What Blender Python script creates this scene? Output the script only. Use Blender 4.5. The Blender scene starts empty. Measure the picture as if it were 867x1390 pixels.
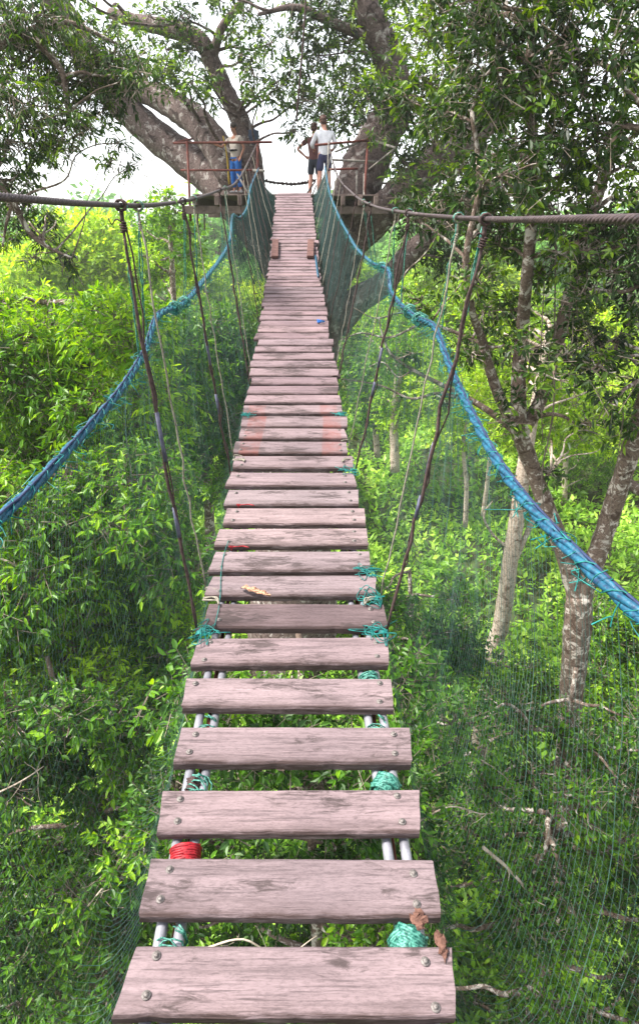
import bpy, bmesh, math
import numpy as np
from mathutils import Vector, Matrix
PI = math.pi
scene = bpy.context.scene
col = scene.collection
R = math.radians
rng = np.random.default_rng(7)

# ------------------------------------------------------------------ camera frame
TH = R(21.0); FPX = 867.0; CX, CY = 433.5, 650.0
EYE = np.array([0.0, 0.0, 20.0])
FWD = np.array([0, math.cos(TH), -math.sin(TH)]); UP = np.array([0, math.sin(TH), math.cos(TH)])
def ray(px, py):
    return np.array([1., 0, 0]) * (px - CX) / FPX + UP * (CY - py) / FPX + FWD
def atZ(px, py, Z): return EYE + Z * ray(px, py)
def ath(px, py, hd):
    d = ray(px, py); return EYE + d * (hd / d[1])

# ------------------------------------------------------------------ materials
def new_mat(name):
    m = bpy.data.materials.new(name); m.use_nodes = True
    nt = m.node_tree; nt.nodes.clear()
    out = nt.nodes.new('ShaderNodeOutputMaterial')
    return m, nt, out
def N(nt, t, **kw):
    n = nt.nodes.new(t)
    for k, v in kw.items():
        if k in n.inputs: n.inputs[k].default_value = v
        else: setattr(n, k, v)
    return n
def ramp(nt, src, stops):
    r = nt.nodes.new('ShaderNodeValToRGB')
    el = r.color_ramp.elements
    while len(el) < len(stops): el.new(0.5)
    for e, (p, c) in zip(el, stops):
        e.position = p; e.color = (*c, 1) if len(c) == 3 else c
    nt.links.new(src, r.inputs[0]); return r
def mix(nt, fac, a, b, typ='MIX'):
    m = nt.nodes.new('ShaderNodeMix'); m.data_type = 'RGBA'; m.blend_type = typ
    for s, v in ((0, fac), (6, a), (7, b)):
        if hasattr(v, 'links') or isinstance(v, bpy.types.NodeSocket): nt.links.new(v, m.inputs[s])
        elif s == 0: m.inputs[0].default_value = v
        else: m.inputs[s].default_value = (*v, 1)
    return m.outputs[2]
def objcoord(nt, scale=(1, 1, 1), use_random=True):
    tc = nt.nodes.new('ShaderNodeTexCoord'); mp = nt.nodes.new('ShaderNodeMapping')
    nt.links.new(tc.outputs['Object'], mp.inputs[0]); mp.inputs['Scale'].default_value = scale
    if use_random:
        oi = nt.nodes.new('ShaderNodeObjectInfo'); cb = nt.nodes.new('ShaderNodeVectorMath'); cb.operation = 'SCALE'
        cb.inputs[0].default_value = (37.3, 91.7, 53.1); nt.links.new(oi.outputs['Random'], cb.inputs['Scale'])
        nt.links.new(cb.outputs[0], mp.inputs['Location'])
    return mp.outputs[0]
def noise(nt, vec, scale, detail=5, rough=0.6, dist=0.0):
    n = N(nt, 'ShaderNodeTexNoise', Scale=scale, Detail=detail, Roughness=rough, Distortion=dist)
    nt.links.new(vec, n.inputs['Vector']); return n.outputs['Fac']
def finish(nt, out, colsock, rough=0.8, bump=None, bstr=0.3, bdist=0.01, spec=0.3, metal=0.0):
    p = N(nt, 'ShaderNodeBsdfPrincipled', Roughness=rough, Metallic=metal)
    p.inputs['Specular IOR Level'].default_value = spec
    if isinstance(colsock, tuple): p.inputs['Base Color'].default_value = (*colsock, 1)
    else: nt.links.new(colsock, p.inputs['Base Color'])
    if bump is not None:
        b = N(nt, 'ShaderNodeBump', Strength=bstr, Distance=bdist)
        nt.links.new(bump, b.inputs['Height']); nt.links.new(b.outputs[0], p.inputs['Normal'])
    nt.links.new(p.outputs[0], out.inputs[0]); return p

def plank_material(name, tone=(0.198, 0.151, 0.158), red=False, dark=1.0):
    m, nt, out = new_mat(name)
    v = objcoord(nt, (1, 1, 1))
    vs = objcoord(nt, (2.2, 42, 30)); vf = objcoord(nt, (6, 160, 90)); vl = objcoord(nt, (1.6, 9, 9))
    g1 = noise(nt, vs, 1.0, 6, 0.65, 0.4); g2 = noise(nt, vf, 1.0, 4, 0.7, 0.2)
    blot = noise(nt, vl, 2.0, 5, 0.65)
    t = tuple(c * dark for c in tone)
    c = ramp(nt, g1, [(0.30, tuple(x * 0.62 for x in t)), (0.47, t), (0.70, tuple(min(1, x * 1.28) for x in t))]).outputs[0]
    f = ramp(nt, g2, [(0.36, (.9,) * 3), (0.47, (0, 0, 0))]).outputs[0]
    c = mix(nt, f, c, tuple(x * 0.52 for x in t))
    # every board has weathered to its own tone
    oi = nt.nodes.new('ShaderNodeObjectInfo'); rv = ramp(nt, oi.outputs['Random'], [(0.0, (0.80, 0.79, 0.80)), (0.35, (1.0, 0.96, 0.96)), (0.7, (0.93, 0.97, 0.97)), (1.0, (1.14, 1.10, 1.06))])
    c = mix(nt, 1.0, c, rv.outputs[0], 'MULTIPLY')
    gr = noise(nt, objcoord(nt, (60, 200, 200)), 1.0, 3, 0.8); c = mix(nt, 0.55, c, ramp(nt, gr, [(0.34, (.55,) * 3), (0.56, (1.08,) * 3)]).outputs[0], 'MULTIPLY')
    # weather blotches
    b = ramp(nt, blot, [(0.48, (0, 0, 0)), (0.68, (1, 1, 1))])
    bm_ = N(nt, 'ShaderNodeMath', operation='MULTIPLY'); nt.links.new(b.outputs[0], bm_.inputs[0]); bm_.inputs[1].default_value = 0.30
    c = mix(nt, bm_.outputs[0], c, (t[0] * 0.45, t[1] * 0.42, t[2] * 0.42))
    # dirt / mould specks of their own shape
    vd = objcoord(nt, (9, 34, 20)); d = noise(nt, vd, 1.3, 7, 0.75, 0.8)
    msk = noise(nt, objcoord(nt, (1.5, 3, 3)), 2.2, 2, 0.5)
    mm = N(nt, 'ShaderNodeMath', operation='MULTIPLY'); nt.links.new(d, mm.inputs[0]); nt.links.new(msk, mm.inputs[1])
    dd = ramp(nt, mm.outputs[0], [(0.268, (0, 0, 0)), (0.345, (1, 1, 1))]).outputs[0]
    d2 = N(nt, 'ShaderNodeMath', operation='MULTIPLY'); nt.links.new(dd, d2.inputs[0]); d2.inputs[1].default_value = 0.8
    c = mix(nt, d2.outputs[0], c, (0.035, 0.026, 0.025))
    # worn brown arris along the walking edge (attribute "edge" set on the mesh)
    at = N(nt, 'ShaderNodeAttribute', attribute_name='edge')
    en = noise(nt, objcoord(nt, (5, 30, 40)), 1.5, 6, 0.75, 0.5)
    em = N(nt, 'ShaderNodeMath', operation='MULTIPLY'); nt.links.new(at.outputs['Fac'], em.inputs[0])
    er = ramp(nt, en, [(0.36, (0.12,) * 3), (0.56, (1, 1, 1))]); nt.links.new(er.outputs[0], em.inputs[1])
    c = mix(nt, em.outputs[0], c, (0.055, 0.036, 0.034))
    if red:
        tc = nt.nodes.new('ShaderNodeTexCoord'); sp = nt.nodes.new('ShaderNodeSeparateXYZ'); nt.links.new(tc.outputs['Object'], sp.inputs[0])
        ab = N(nt, 'ShaderNodeMath', operation='ABSOLUTE'); nt.links.new(sp.outputs[0], ab.inputs[0])
        r1 = ramp(nt, ab.outputs[0], [(0.20, (0, 0, 0)), (0.206, (1, 1, 1)), (0.325, (1, 1, 1)), (0.334, (0, 0, 0))])
        rm = N(nt, 'ShaderNodeMath', operation='MULTIPLY'); nt.links.new(r1.outputs[0], rm.inputs[0])
        rr = ramp(nt, noise(nt, v, 9, 5, 0.7), [(0.34, (0.03,) * 3), (0.62, (0.55,) * 3)]); nt.links.new(rr.outputs[0], rm.inputs[1])
        c = mix(nt, rm.outputs[0], c, (0.17, 0.050, 0.040))
    hh = N(nt, 'ShaderNodeMath', operation='ADD'); nt.links.new(g1, hh.inputs[0]); nt.links.new(g2, hh.inputs[1]); finish(nt, out, c, 0.82, hh.outputs[0], 0.8, 0.004, 0.2)
    return m

def simple(name, c1, c2, scale=20, rough=0.7, stretch=(1, 1, 1), bstr=0.3, bdist=0.004, spec=0.3, metal=0.0, lo=0.35, hi=0.65, dist=0.0):
    m, nt, out = new_mat(name)
    n = noise(nt, objcoord(nt, stretch), scale, 5, 0.65, dist)
    c = ramp(nt, n, [(lo, c1), (hi, c2)]).outputs[0]
    finish(nt, out, c, rough, n, bstr, bdist, spec, metal); return m

def bark_material(name, base, pale, dark, scale=1.0, lichen=0.56):
    m, nt, out = new_mat(name)
    v = objcoord(nt)
    n1 = noise(nt, v, 5 * scale, 7, 0.7, 0.5); n2 = noise(nt, v, 22 * scale, 6, 0.75); n3 = noise(nt, v, 3.4 * scale, 5, 0.6, 1.2)
    c = ramp(nt, n2, [(0.30, dark), (0.52, base), (0.75, tuple(min(1, x * 1.35) for x in base))]).outputs[0]
    f = ramp(nt, n1, [(lichen, (0, 0, 0)), (lichen + 0.05, (1, 1, 1))]).outputs[0]
    c = mix(nt, f, c, pale)
    f2 = ramp(nt, n3, [(0.54, (0, 0, 0)), (0.62, (0.85,) * 3)]).outputs[0]
    c = mix(nt, f2, c, dark)
    finish(nt, out, c, 0.9, n2, 0.8, 0.03, 0.15); return m

def leaf_material(name, dark, mid, light, transl=0.38, gloss=0.45):
    m, nt, out = new_mat(name)
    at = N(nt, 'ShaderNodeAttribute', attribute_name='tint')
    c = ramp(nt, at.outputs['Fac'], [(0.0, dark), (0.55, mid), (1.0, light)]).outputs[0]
    p = N(nt, 'ShaderNodeBsdfPrincipled', Roughness=0.45); p.inputs['Specular IOR Level'].default_value = gloss
    nt.links.new(c, p.inputs['Base Color'])
    hs = N(nt, 'ShaderNodeHueSaturation', Hue=0.49, Saturation=1.05, Value=1.8); nt.links.new(c, hs.inputs['Color'])
    t = N(nt, 'ShaderNodeBsdfTranslucent'); nt.links.new(hs.outputs[0], t.inputs[0])
    ms = N(nt, 'ShaderNodeMixShader', Fac=transl)
    nt.links.new(p.outputs[0], ms.inputs[1]); nt.links.new(t.outputs[0], ms.inputs[2]); nt.links.new(ms.outputs[0], out.inputs[0])
    return m

M = {}
M['plank'] = plank_material('weathered_wood')
M['plank_dark'] = plank_material('weathered_wood_dark', (0.125, 0.086, 0.090), dark=0.9)
M['plank_red'] = plank_material('weathered_wood_red_ends', red=True)
M['plank_pink'] = plank_material('weathered_wood_pink', (0.196, 0.139, 0.150))
M['cleat'] = simple('cleat_wood', (0.06, 0.026, 0.022), (0.13, 0.065, 0.056), 8, 0.8, (1, 1, 6))
M['cable'] = simple('rusty_steel_cable', (0.024, 0.015, 0.016), (0.075, 0.05, 0.05), 60, 0.55, (1, 1, 1), 0.6, 0.002, 0.5, 0.3)
M['blue'] = simple('blue_rope', (0.002, 0.022, 0.062), (0.009, 0.105, 0.165), 90, 0.5, (1, 1, 1), 0.5, 0.003, 0.4)
M['navy'] = simple('navy_rope', (0.010, 0.014, 0.045), (0.02, 0.035, 0.09), 40, 0.6)
M['teal'] = simple('teal_twine', (0.003, 0.055, 0.05), (0.012, 0.20, 0.185), 50, 0.5)
M['tealknot'] = simple('striped_teal_twine', (0.002, 0.065, 0.05), (0.085, 0.28, 0.22), 120, 0.5, (1, 1, 1), 0.6, 0.002, 0.4, 0, 0.42, 0.6)
M['net'] = simple('net_twine', (0.018, 0.062, 0.055), (0.075, 0.15, 0.13), 3, 0.6)
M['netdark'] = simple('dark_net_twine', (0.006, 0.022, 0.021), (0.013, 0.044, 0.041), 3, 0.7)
M['rope_dark'] = simple('brown_rope', (0.022, 0.013, 0.013), (0.075, 0.046, 0.043), 60, 0.85, (1, 1, 1), 0.5, 0.002)
M['rope_light'] = simple('pale_rope', (0.10, 0.09, 0.07), (0.26, 0.235, 0.19), 60, 0.85, (1, 1, 1), 0.5, 0.002)
M['tape'] = simple('grey_tape', (0.04, 0.04, 0.07), (0.10, 0.10, 0.15), 30, 0.45)
M['chip'] = simple('reddish_bark', (0.05, 0.022, 0.016), (0.15, 0.075, 0.055), 60, 0.9)
M['pipe'] = simple('galvanised_pipe', (0.13, 0.13, 0.15), (0.29, 0.29, 0.33), 14, 0.38, (1, 1, 1), 0.1, 0.001, 0.5, 0.25)
M['bolt'] = simple('bolt_steel', (0.075, 0.062, 0.058), (0.20, 0.18, 0.17), 220, 0.6, (1, 1, 1), 0.3, 0.001, 0.4, 0.25)
M['red'] = simple('red_twine', (0.14, 0.005, 0.01), (0.36, 0.012, 0.02), 70, 0.5, (1, 1, 1), 0.6, 0.003)
M['rust'] = simple('rust_red_steel', (0.06, 0.016, 0.012), (0.145, 0.036, 0.026), 12, 0.7)
M['greybar'] = simple('weathered_grey_bar', (0.10, 0.09, 0.08), (0.26, 0.24, 0.21), 14, 0.7)
M['board'] = simple('platform_board', (0.07, 0.05, 0.042), (0.17, 0.125, 0.11), 6, 0.85, (1, 8, 1))
M['barkbig'] = bark_material('mottled_grey_bark', (0.125, 0.092, 0.085), (0.30, 0.27, 0.255), (0.030, 0.020, 0.018), 1.0, 0.55)
M['bark'] = bark_material('spotted_bark', (0.17, 0.125, 0.10), (0.50, 0.45, 0.40), (0.06, 0.038, 0.028), 1.8, 0.52)
M['barkpale'] = bark_material('pale_bark', (0.46, 0.38, 0.31), (0.6, 0.55, 0.48), (0.12, 0.075, 0.05), 1.3, 0.58)
M['twig'] = simple('twig_bark', (0.085, 0.065, 0.05), (0.22, 0.18, 0.145), 14, 0.9)
M['deadwood'] = simple('dead_wood', (0.20, 0.16, 0.12), (0.46, 0.39, 0.32), 9, 0.9)
M['lf_lush'] = leaf_material('lush_leaves', (0.015, 0.056, 0.005), (0.088, 0.225, 0.009), (0.34, 0.54, 0.020))
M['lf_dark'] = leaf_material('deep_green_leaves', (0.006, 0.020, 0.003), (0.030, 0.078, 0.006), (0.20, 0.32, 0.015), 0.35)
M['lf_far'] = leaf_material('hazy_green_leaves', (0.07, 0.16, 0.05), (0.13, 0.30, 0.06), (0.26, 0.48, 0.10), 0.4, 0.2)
M['lf_yel'] = leaf_material('yellow_green_leaves', (0.06, 0.13, 0.010), (0.20, 0.36, 0.020), (0.50, 0.64, 0.05))
M['lf_grnd'] = leaf_material('ground_leaves', (0.04, 0.11, 0.012), (0.21, 0.40, 0.035), (0.52, 0.70, 0.11), 0.42)
M['lf_dead'] = simple('dry_leaf', (0.06, 0.022, 0.012), (0.36, 0.21, 0.13), 90, 0.8, lo=0.42, hi=0.55)
M['soil'] = simple('forest_soil', (0.035, 0.028, 0.016), (0.06, 0.10, 0.025), 1.4, 0.95)
M['skin_tan'] = simple('tan_skin', (0.22, 0.095, 0.06), (0.30, 0.14, 0.09), 20, 0.55)
M['skin'] = simple('fair_skin', (0.46, 0.22, 0.16), (0.58, 0.30, 0.23), 20, 0.55)
M['hair'] = simple('dark_hair', (0.012, 0.009, 0.008), (0.035, 0.022, 0.018), 60, 0.55)
M['hair_br'] = simple('brown_hair', (0.045, 0.02, 0.015), (0.085, 0.04, 0.03), 60, 0.55)
def cloth(n, c): return simple(n, tuple(x * 0.5 for x in c), tuple(x * .66 for x in c), 9, 0.9, bstr=0.25, bdist=0.02)
M['cream'] = cloth('cream_cloth', (0.60, 0.52, 0.46)); M['whitec'] = cloth('white_cloth', (1.1, 1.09, 1.18)); M['maroon'] = cloth('maroon_cloth', (0.23, 0.095, 0.095))
M['bluec'] = cloth('blue_cloth', (0.02, 0.16, 0.55)); M['navyc'] = cloth('navy_cloth', (0.06, 0.065, 0.15)); M['greyc'] = cloth('charcoal_cloth', (0.05, 0.06, 0.085))
M['black'] = cloth('black_webbing', (0.02, 0.02, 0.025)); M['yellow'] = cloth('yellow_webbing', (0.62, 0.42, 0.05))
M['dblue'] = simple('dark_blue_plastic', (0.02, 0.03, 0.06), (0.05, 0.08, 0.14), 8, 0.4)
M['white_eye'] = simple('eye_white', (0.7, 0.7, 0.7), (0.8, 0.8, 0.8), 8, 0.3)
M['bulb'] = simple('shoe_rubber', (0.25, 0.24, 0.24), (0.5, 0.48, 0.48), 8, 0.6)

# ------------------------------------------------------------------ object helpers
ORIG = {}
def put(o, origin, parent=None):
    origin = np.array(origin, float)
    if parent is not None:
        o.parent = parent; o.location = tuple(origin - ORIG[parent.name])
    else: o.location = tuple(origin)
    col.objects.link(o); ORIG[o.name] = origin; return o
def tag(o, label=None, cat=None, group=None, kind=None):
    for k, v in (('label', label), ('category', cat), ('group', group), ('kind', kind)):
        if v: o[k] = v
    return o
def thing(name, origin, label, cat, group=None):
    o = bpy.data.objects.new(name, None); o.empty_display_size = 0.2
    put(o, origin); return tag(o, label, cat, group)
def mesh_np(name, V, F, mats, midx=None, attrs=None, smooth=False):
    """V (n,3); F list of (k,nv) int arrays"""
    me = bpy.data.meshes.new(name)
    V = np.asarray(V, np.float32); me.vertices.add(len(V)); me.vertices.foreach_set('co', V.ravel())
    sizes = np.concatenate([np.full(len(f), f.shape[1], np.int32) for f in F]) if F else np.zeros(0, np.int32)
    idx = np.concatenate([f.ravel() for f in F]).astype(np.int32)
    me.loops.add(len(idx)); me.loops.foreach_set('vertex_index', idx)
    me.polygons.add(len(sizes)); st = np.zeros(len(sizes), np.int32); st[1:] = np.cumsum(sizes)[:-1]
    me.polygons.foreach_set('loop_start', st)
    try: me.polygons.foreach_set('loop_total', sizes)
    except Exception: pass
    for m in (mats if isinstance(mats, (list, tuple)) else [mats]): me.materials.append(m)
    if midx is not None: me.polygons.foreach_set('material_index', midx.astype(np.int32))
    me.update(calc_edges=True)
    if attrs:
        for an, (dom, data) in attrs.items():
            a = me.attributes.new(an, 'FLOAT', dom); a.data.foreach_set('value', np.asarray(data, np.float32))
    me.polygons.foreach_set('use_smooth', np.full(len(sizes), bool(smooth)))
    return me

class MB:
    """collects pieces in world coordinates; build() links them as one mesh object"""
    def __init__(s): s.V = []; s.Q = []; s.T = []; s.n = 0; s.qm = []; s.tm = []
    def add(s, V, Q=None, T=None, m=0):
        V = np.asarray(V, float)
        if Q is not None and len(Q): s.Q.append(np.asarray(Q, int) + s.n); s.qm.append(np.full(len(Q), m))
        if T is not None and len(T): s.T.append(np.asarray(T, int) + s.n); s.tm.append(np.full(len(T), m))
        s.V.append(V); s.n += len(V); return s
    def tube(s, P, r, sides=8, m=0, cap=True, flat=1.0, wob=0.0):
        P = np.asarray(P, float); n = len(P)
        r = np.full(n, r) if np.isscalar(r) else np.interp(np.linspace(0, 1, n), np.linspace(0, 1, len(r)), r)
        T = np.gradient(P, axis=0); T /= np.linalg.norm(T, axis=1)[:, None] + 1e-12
        a = np.array([0, 0, 1.0]) if abs(T[0][2]) < 0.9 else np.array([1.0, 0, 0])
        u = np.cross(T[0], a); u /= np.linalg.norm(u)
        ang = np.linspace(0, 2 * PI, sides, endpoint=False); V = []
        for i in range(n):
            u = u - T[i] * np.dot(u, T[i]); u /= np.linalg.norm(u) + 1e-12; w = np.cross(T[i], u)
            rr = r[i] * (1 + (wob * rng.normal(size=sides) if wob else 0))
            V.append(P[i] + np.outer(np.cos(ang) * rr, u) + np.outer(np.sin(ang) * rr * flat, w))
        V = np.vstack(V); i = np.arange(n - 1)[:, None] * sides; j = np.arange(sides)[None, :]; k = (j + 1) % sides
        Q = np.stack([i + j, i + k, i + sides + k, i + sides + j], -1).reshape(-1, 4)
        Tr = []
        if cap and sides > 3:
            V = np.vstack([V, P[0], P[-1]]); c0, c1 = n * sides, n * sides + 1; b = (n - 1) * sides
            for q in range(sides):
                Tr += [[c0, (q + 1) % sides, q], [c1, b + q, b + (q + 1) % sides]]
        return s.add(V, Q, Tr, m)
    def box(s, c, size, axes=None, m=0, bev=0.0):
        c = np.array(c, float); h = np.array(size, float) / 2
        A = np.eye(3) if axes is None else np.array(axes, float)
        b = min(bev, h.min() * 0.6)
        if b <= 0:
            L = np.array([[x, y, z] for x in (-1, 1) for y in (-1, 1) for z in (-1, 1)]) * h
            Q = [[0, 1, 3, 2], [4, 6, 7, 5], [0, 4, 5, 1], [2, 3, 7, 6], [0, 2, 6, 4], [1, 5, 7, 3]]
            return s.add(c + L @ A, Q, None, m)
        bm = bmesh.new(); bmesh.ops.create_cube(bm, size=1)
        for v in bm.verts: v.co = Vector((v.co.x * 2 * h[0], v.co.y * 2 * h[1], v.co.z * 2 * h[2]))
        bmesh.ops.bevel(bm, geom=bm.edges[:], offset=b, segments=1, affect='EDGES')
        bm.verts.ensure_lookup_table(); L = np.array([v.co[:] for v in bm.verts])
        Q = [[v.index for v in f.verts] for f in bm.faces if len(f.verts) == 4]; T = [[v.index for v in f.verts] for f in bm.faces if len(f.verts) == 3]
        bm.free(); return s.add(c + L @ A, Q, T, m)
    def ell(s, c, r, seg=12, ring=8, m=0, axes=None):
        th = np.linspace(0, PI, ring + 1)[1:-1]; ph = np.linspace(0, 2 * PI, seg, endpoint=False)
        L = [[0, 0, 1]] + [[math.sin(t) * math.cos(p), math.sin(t) * math.sin(p), math.cos(t)] for t in th for p in ph] + [[0, 0, -1]]
        L = np.array(L) * np.array(r); A = np.eye(3) if axes is None else np.array(axes)
        T = []; Q = []; last = len(L) - 1
        for j in range(seg):
            k = (j + 1) % seg; T += [[0, 1 + j, 1 + k], [last, 1 + (ring - 2) * seg + k, 1 + (ring - 2) * seg + j]]
            for i in range(ring - 2): Q.append([1 + i * seg + j, 1 + (i + 1) * seg + j, 1 + (i + 1) * seg + k, 1 + i * seg + k])
        return s.add(np.array(c) + L @ A, Q, T, m)
    def build(s, name, mats, parent=None, origin=None, smooth=True, label=None):
        if origin is None: origin = ORIG[parent.name] if parent is not None else s.V[0].mean(0)
        F = []; mi = []
        if s.Q: F.append(np.vstack(s.Q)); mi += s.qm
        if s.T: F.append(np.vstack(s.T)); mi += s.tm
        me = mesh_np(name, np.vstack(s.V) - np.array(origin), F, mats, np.concatenate(mi), smooth=smooth)
        o = bpy.data.objects.new(name, me); put(o, origin, parent)
        if label: o['label'] = label
        return o

def smooth_path(P, n=6):
    P = np.asarray(P, float)
    if len(P) < 3: return np.array([P[0] + (P[-1] - P[0]) * t for t in np.linspace(0, 1, n + 1)])
    E = np.vstack([2 * P[0] - P[1], P, 2 * P[-1] - P[-2]]); out = []
    for i in range(1, len(E) - 2):
        a, b, c, d = E[i - 1:i + 3]
        for t in np.linspace(0, 1, n, endpoint=False):
            out.append(0.5 * (2 * b + (c - a) * t + (2 * a - 5 * b + 4 * c - d) * t * t + (3 * b - 3 * c + d - a) * t ** 3))
    out.append(P[-1]); return np.array(out)
def resample(P, step):
    P = np.asarray(P, float); s = np.r_[0, np.cumsum(np.linalg.norm(np.diff(P, axis=0), axis=1))]
    t = np.linspace(0, s[-1], max(2, int(s[-1] / step) + 1)); return np.stack([np.interp(t, s, P[:, k]) for k in range(3)], 1)

# ------------------------------------------------------------------ deck profile (walkway)
HW = 0.367
_cal = [(1245, 1.545), (1034, 1.955), (901, 2.345), (808, 2.73), (739, 3.09), (684, 3.46), (635, 3.88), (595, 4.3), (561, 4.7), (534, 5.05),
        (487, 5.80), (435, 6.9), (405, 7.75), (375, 8.8), (350, 9.8), (300, 11.6), (262, 13.35)]
_cy = np.array([c[0] for c in _cal][::-1], float); _iz = np.array([1 / c[1] for c in _cal][::-1])
_cy2 = np.linspace(262, 1330, 700); _iz2 = np.interp(_cy2, _cy, _iz); _sl = (_iz[-1] - _iz[-2]) / (_cy[-1] - _cy[-2])
_iz2 = np.where(_cy2 > _cy[-1], _iz[-1] + (_cy2 - _cy[-1]) * _sl, _iz2)
def deckZ(py): return 1 / np.interp(py, _cy2, _iz2)
def deck_pt(py):
    Z = deckZ(py); return atZ(CX, py, Z)
_dp = np.array([deck_pt(y) for y in np.linspace(_cy2[0], _cy2[-1], 300)])[::-1]
_dp = _dp[np.argsort(_dp[:, 1])]
_yy = np.linspace(_dp[0, 1], _dp[-1, 1], 300); _zz = np.interp(_yy, _dp[:, 1], _dp[:, 2])     # smooth the readings
_k = np.hanning(41); _k /= _k.sum(); _pad = np.r_[_zz[0] + (_zz[0] - _zz[20:0:-1]), _zz, 2 * _zz[-1] - _zz[-2:-22:-1]]; _zz = np.convolve(_pad, _k, 'valid')
_dp = np.stack([_yy * 0, _yy, _zz], 1); _s0 = 0.05
def deck_z(y):
    y = np.asarray(y, float); z = np.interp(y, _dp[:, 1], _dp[:, 2])
    return np.where(y < _dp[0, 1], _dp[0, 2] + (y - _dp[0, 1]) * _s0 * 0.8, z)
def deck_x(y): return -0.036 - 0.0340 * np.asarray(y, float)
YEND = float(_dp[-1, 1])
def on_deck(px, py, h):
    """point on the pixel ray that is h above the deck curve"""
    d = ray(px, py); t = np.linspace(0.4, 22, 4000); P = EYE + t[:, None] * d
    e = P[:, 2] - (deck_z(np.minimum(P[:, 1], YEND)) + h)
    k = np.where(np.sign(e[:-1]) != np.sign(e[1:]))[0]
    return P[k[0]] if len(k) else P[np.argmin(abs(e))]

# ------------------------------------------------------------------ THE WALKWAY
bridge = thing('suspension_footbridge', (0, 0, float(deck_z(0)) - 0.05),
               'long wooden plank footbridge hung on cables with blue handrail ropes and green nets', 'footbridge')
backs = [1283, 1165.5, 1071, 985.5, 919.6, 864.7, 819.6, 781, 748, 716.5, 689, 663.7, 641.5, 619, 599.7, 582, 565, 550, 536, 523.5,
         511.4, 500, 489.6, 479, 470, 460, 452, 443, 435]
fronts = [None, 1244.7, 1129.5, 1034, 959, 900.8, 851, 808, 774.5, 739, 710.6, 684, 659, 635, 614.5, 595.5, 579, 561, 546, 534, 521, 509.7, 498, 487.5, 477.5, 468, 460, 451, 442.6]
spans = []
for b, f in zip(backs, fronts):
    yb = float(deck_pt(b)[1])
    yf = float(deck_pt(f)[1]) if f else yb - 0.14
    spans.append((yf, yb))
def widen(sp):
    out = []
    for i, (a, b) in enumerate(sp):
        if b - a < 0.13: a = b - 0.14
        out.append([a, b])
    out.sort()
    for i in range(len(out) - 1):
        if out[i][1] > out[i + 1][0] - 0.008:
            out[i + 1][0] = out[i][1] + 0.010
    return out
spans = widen(spans)
y = spans[0][0] - 0.045
while y > -1.3:
    spans.insert(0, [y - 0.165, y]); y -= 0.21
y = spans[-1][1] + 0.03
while y < YEND - 0.1:
    d = 0.168 + rng.uniform(-0.012, 0.012); spans.append([y, y + d]); y += d + rng.uniform(0.018, 0.034)
PLANKS = []
THK = 0.030
def plank_mesh(w, d, thk, seed, wear):
    r = np.random.default_rng(seed); nx = 22
    xs = np.linspace(-w / 2, w / 2, nx)
    prof = [(-.5, -1), (-.5, -.30), (-.47, -.06), (-.43, 0), (-.15, 0), (.2, 0), (.46, 0), (.5, -.18), (.5, -1)]
    prof = [(a * d, b * thk) for a, b in prof]; k = len(prof)
    wfront = np.convolve(r.normal(0, 1, nx + 4), np.ones(5) / 5, 'valid') * 0.0018 * wear
    wback = np.convolve(r.normal(0, 1, nx + 4), np.ones(5) / 5, 'valid') * 0.0014 * wear
    chip = (r.random(nx) < 0.12) * r.uniform(0.001, 0.004, nx) * wear
    cup = r.normal(0, 0.0015); V = []; E = []
    skl, skr = r.normal(0, 0.006, 2)
    for i, x in enumerate(xs):
        for j, (py, pz) in enumerate(prof):
            f = 1 - j / (k - 1)
            yy = py + (wfront[i] + chip[i] if j < 4 else 0) + (wback[i] if j > 5 else 0)
            sk = (skl if i == 0 else skr if i == nx - 1 else 0) * (py / d * 2)
            V.append((x + sk + (r.normal(0, 0.0015) if i in (0, nx - 1) else 0), yy, pz + (cup if j in (4, 5) else 0)))
            E.append(1.0 if j <= 2 else (0.45 if j == 3 else (0.12 if j == 7 else 0.0)))
    V = np.array(V); Q = []
    for i in range(nx - 1):
        for j in range(k):
            a = i * k + j; b = i * k + (j + 1) % k; Q.append([a, b, b + k, a + k])
    V = np.vstack([V, [[-w / 2, 0, -thk / 2]], [[w / 2, 0, -thk / 2]]]); E += [0.6, 0.6]; T = []
    for j in range(k):
        T.append([len(V) - 2, (j + 1) % k, j]); b = (nx - 1) * k; T.append([len(V) - 1, b + j, b + (j + 1) % k])
    return mesh_np('plank', V, [np.array(Q), np.array(T)], M['plank'], attrs={'edge': ('POINT', E)})
def bolt_mesh():
    b = MB(); 
    for r_, z0, z1 in ((0.0105, 0, 0.0016), (0.0060, 0.0016, 0.0045)):
        b.tube([[0, 0, z0], [0, 0, z1]], r_, 12)
    b.ell((0, 0, 0.0045), (0.0054, 0.0054, 0.002), 10, 4)
    o = b.build('bolt', M['bolt'], None, (0, 0, 0)); me = o.data; bpy.data.objects.remove(o); return me
BOLT = bolt_mesh()
spans = [s for s in spans if s[1] < YEND + 0.2]
print('planks', len(spans))
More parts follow.
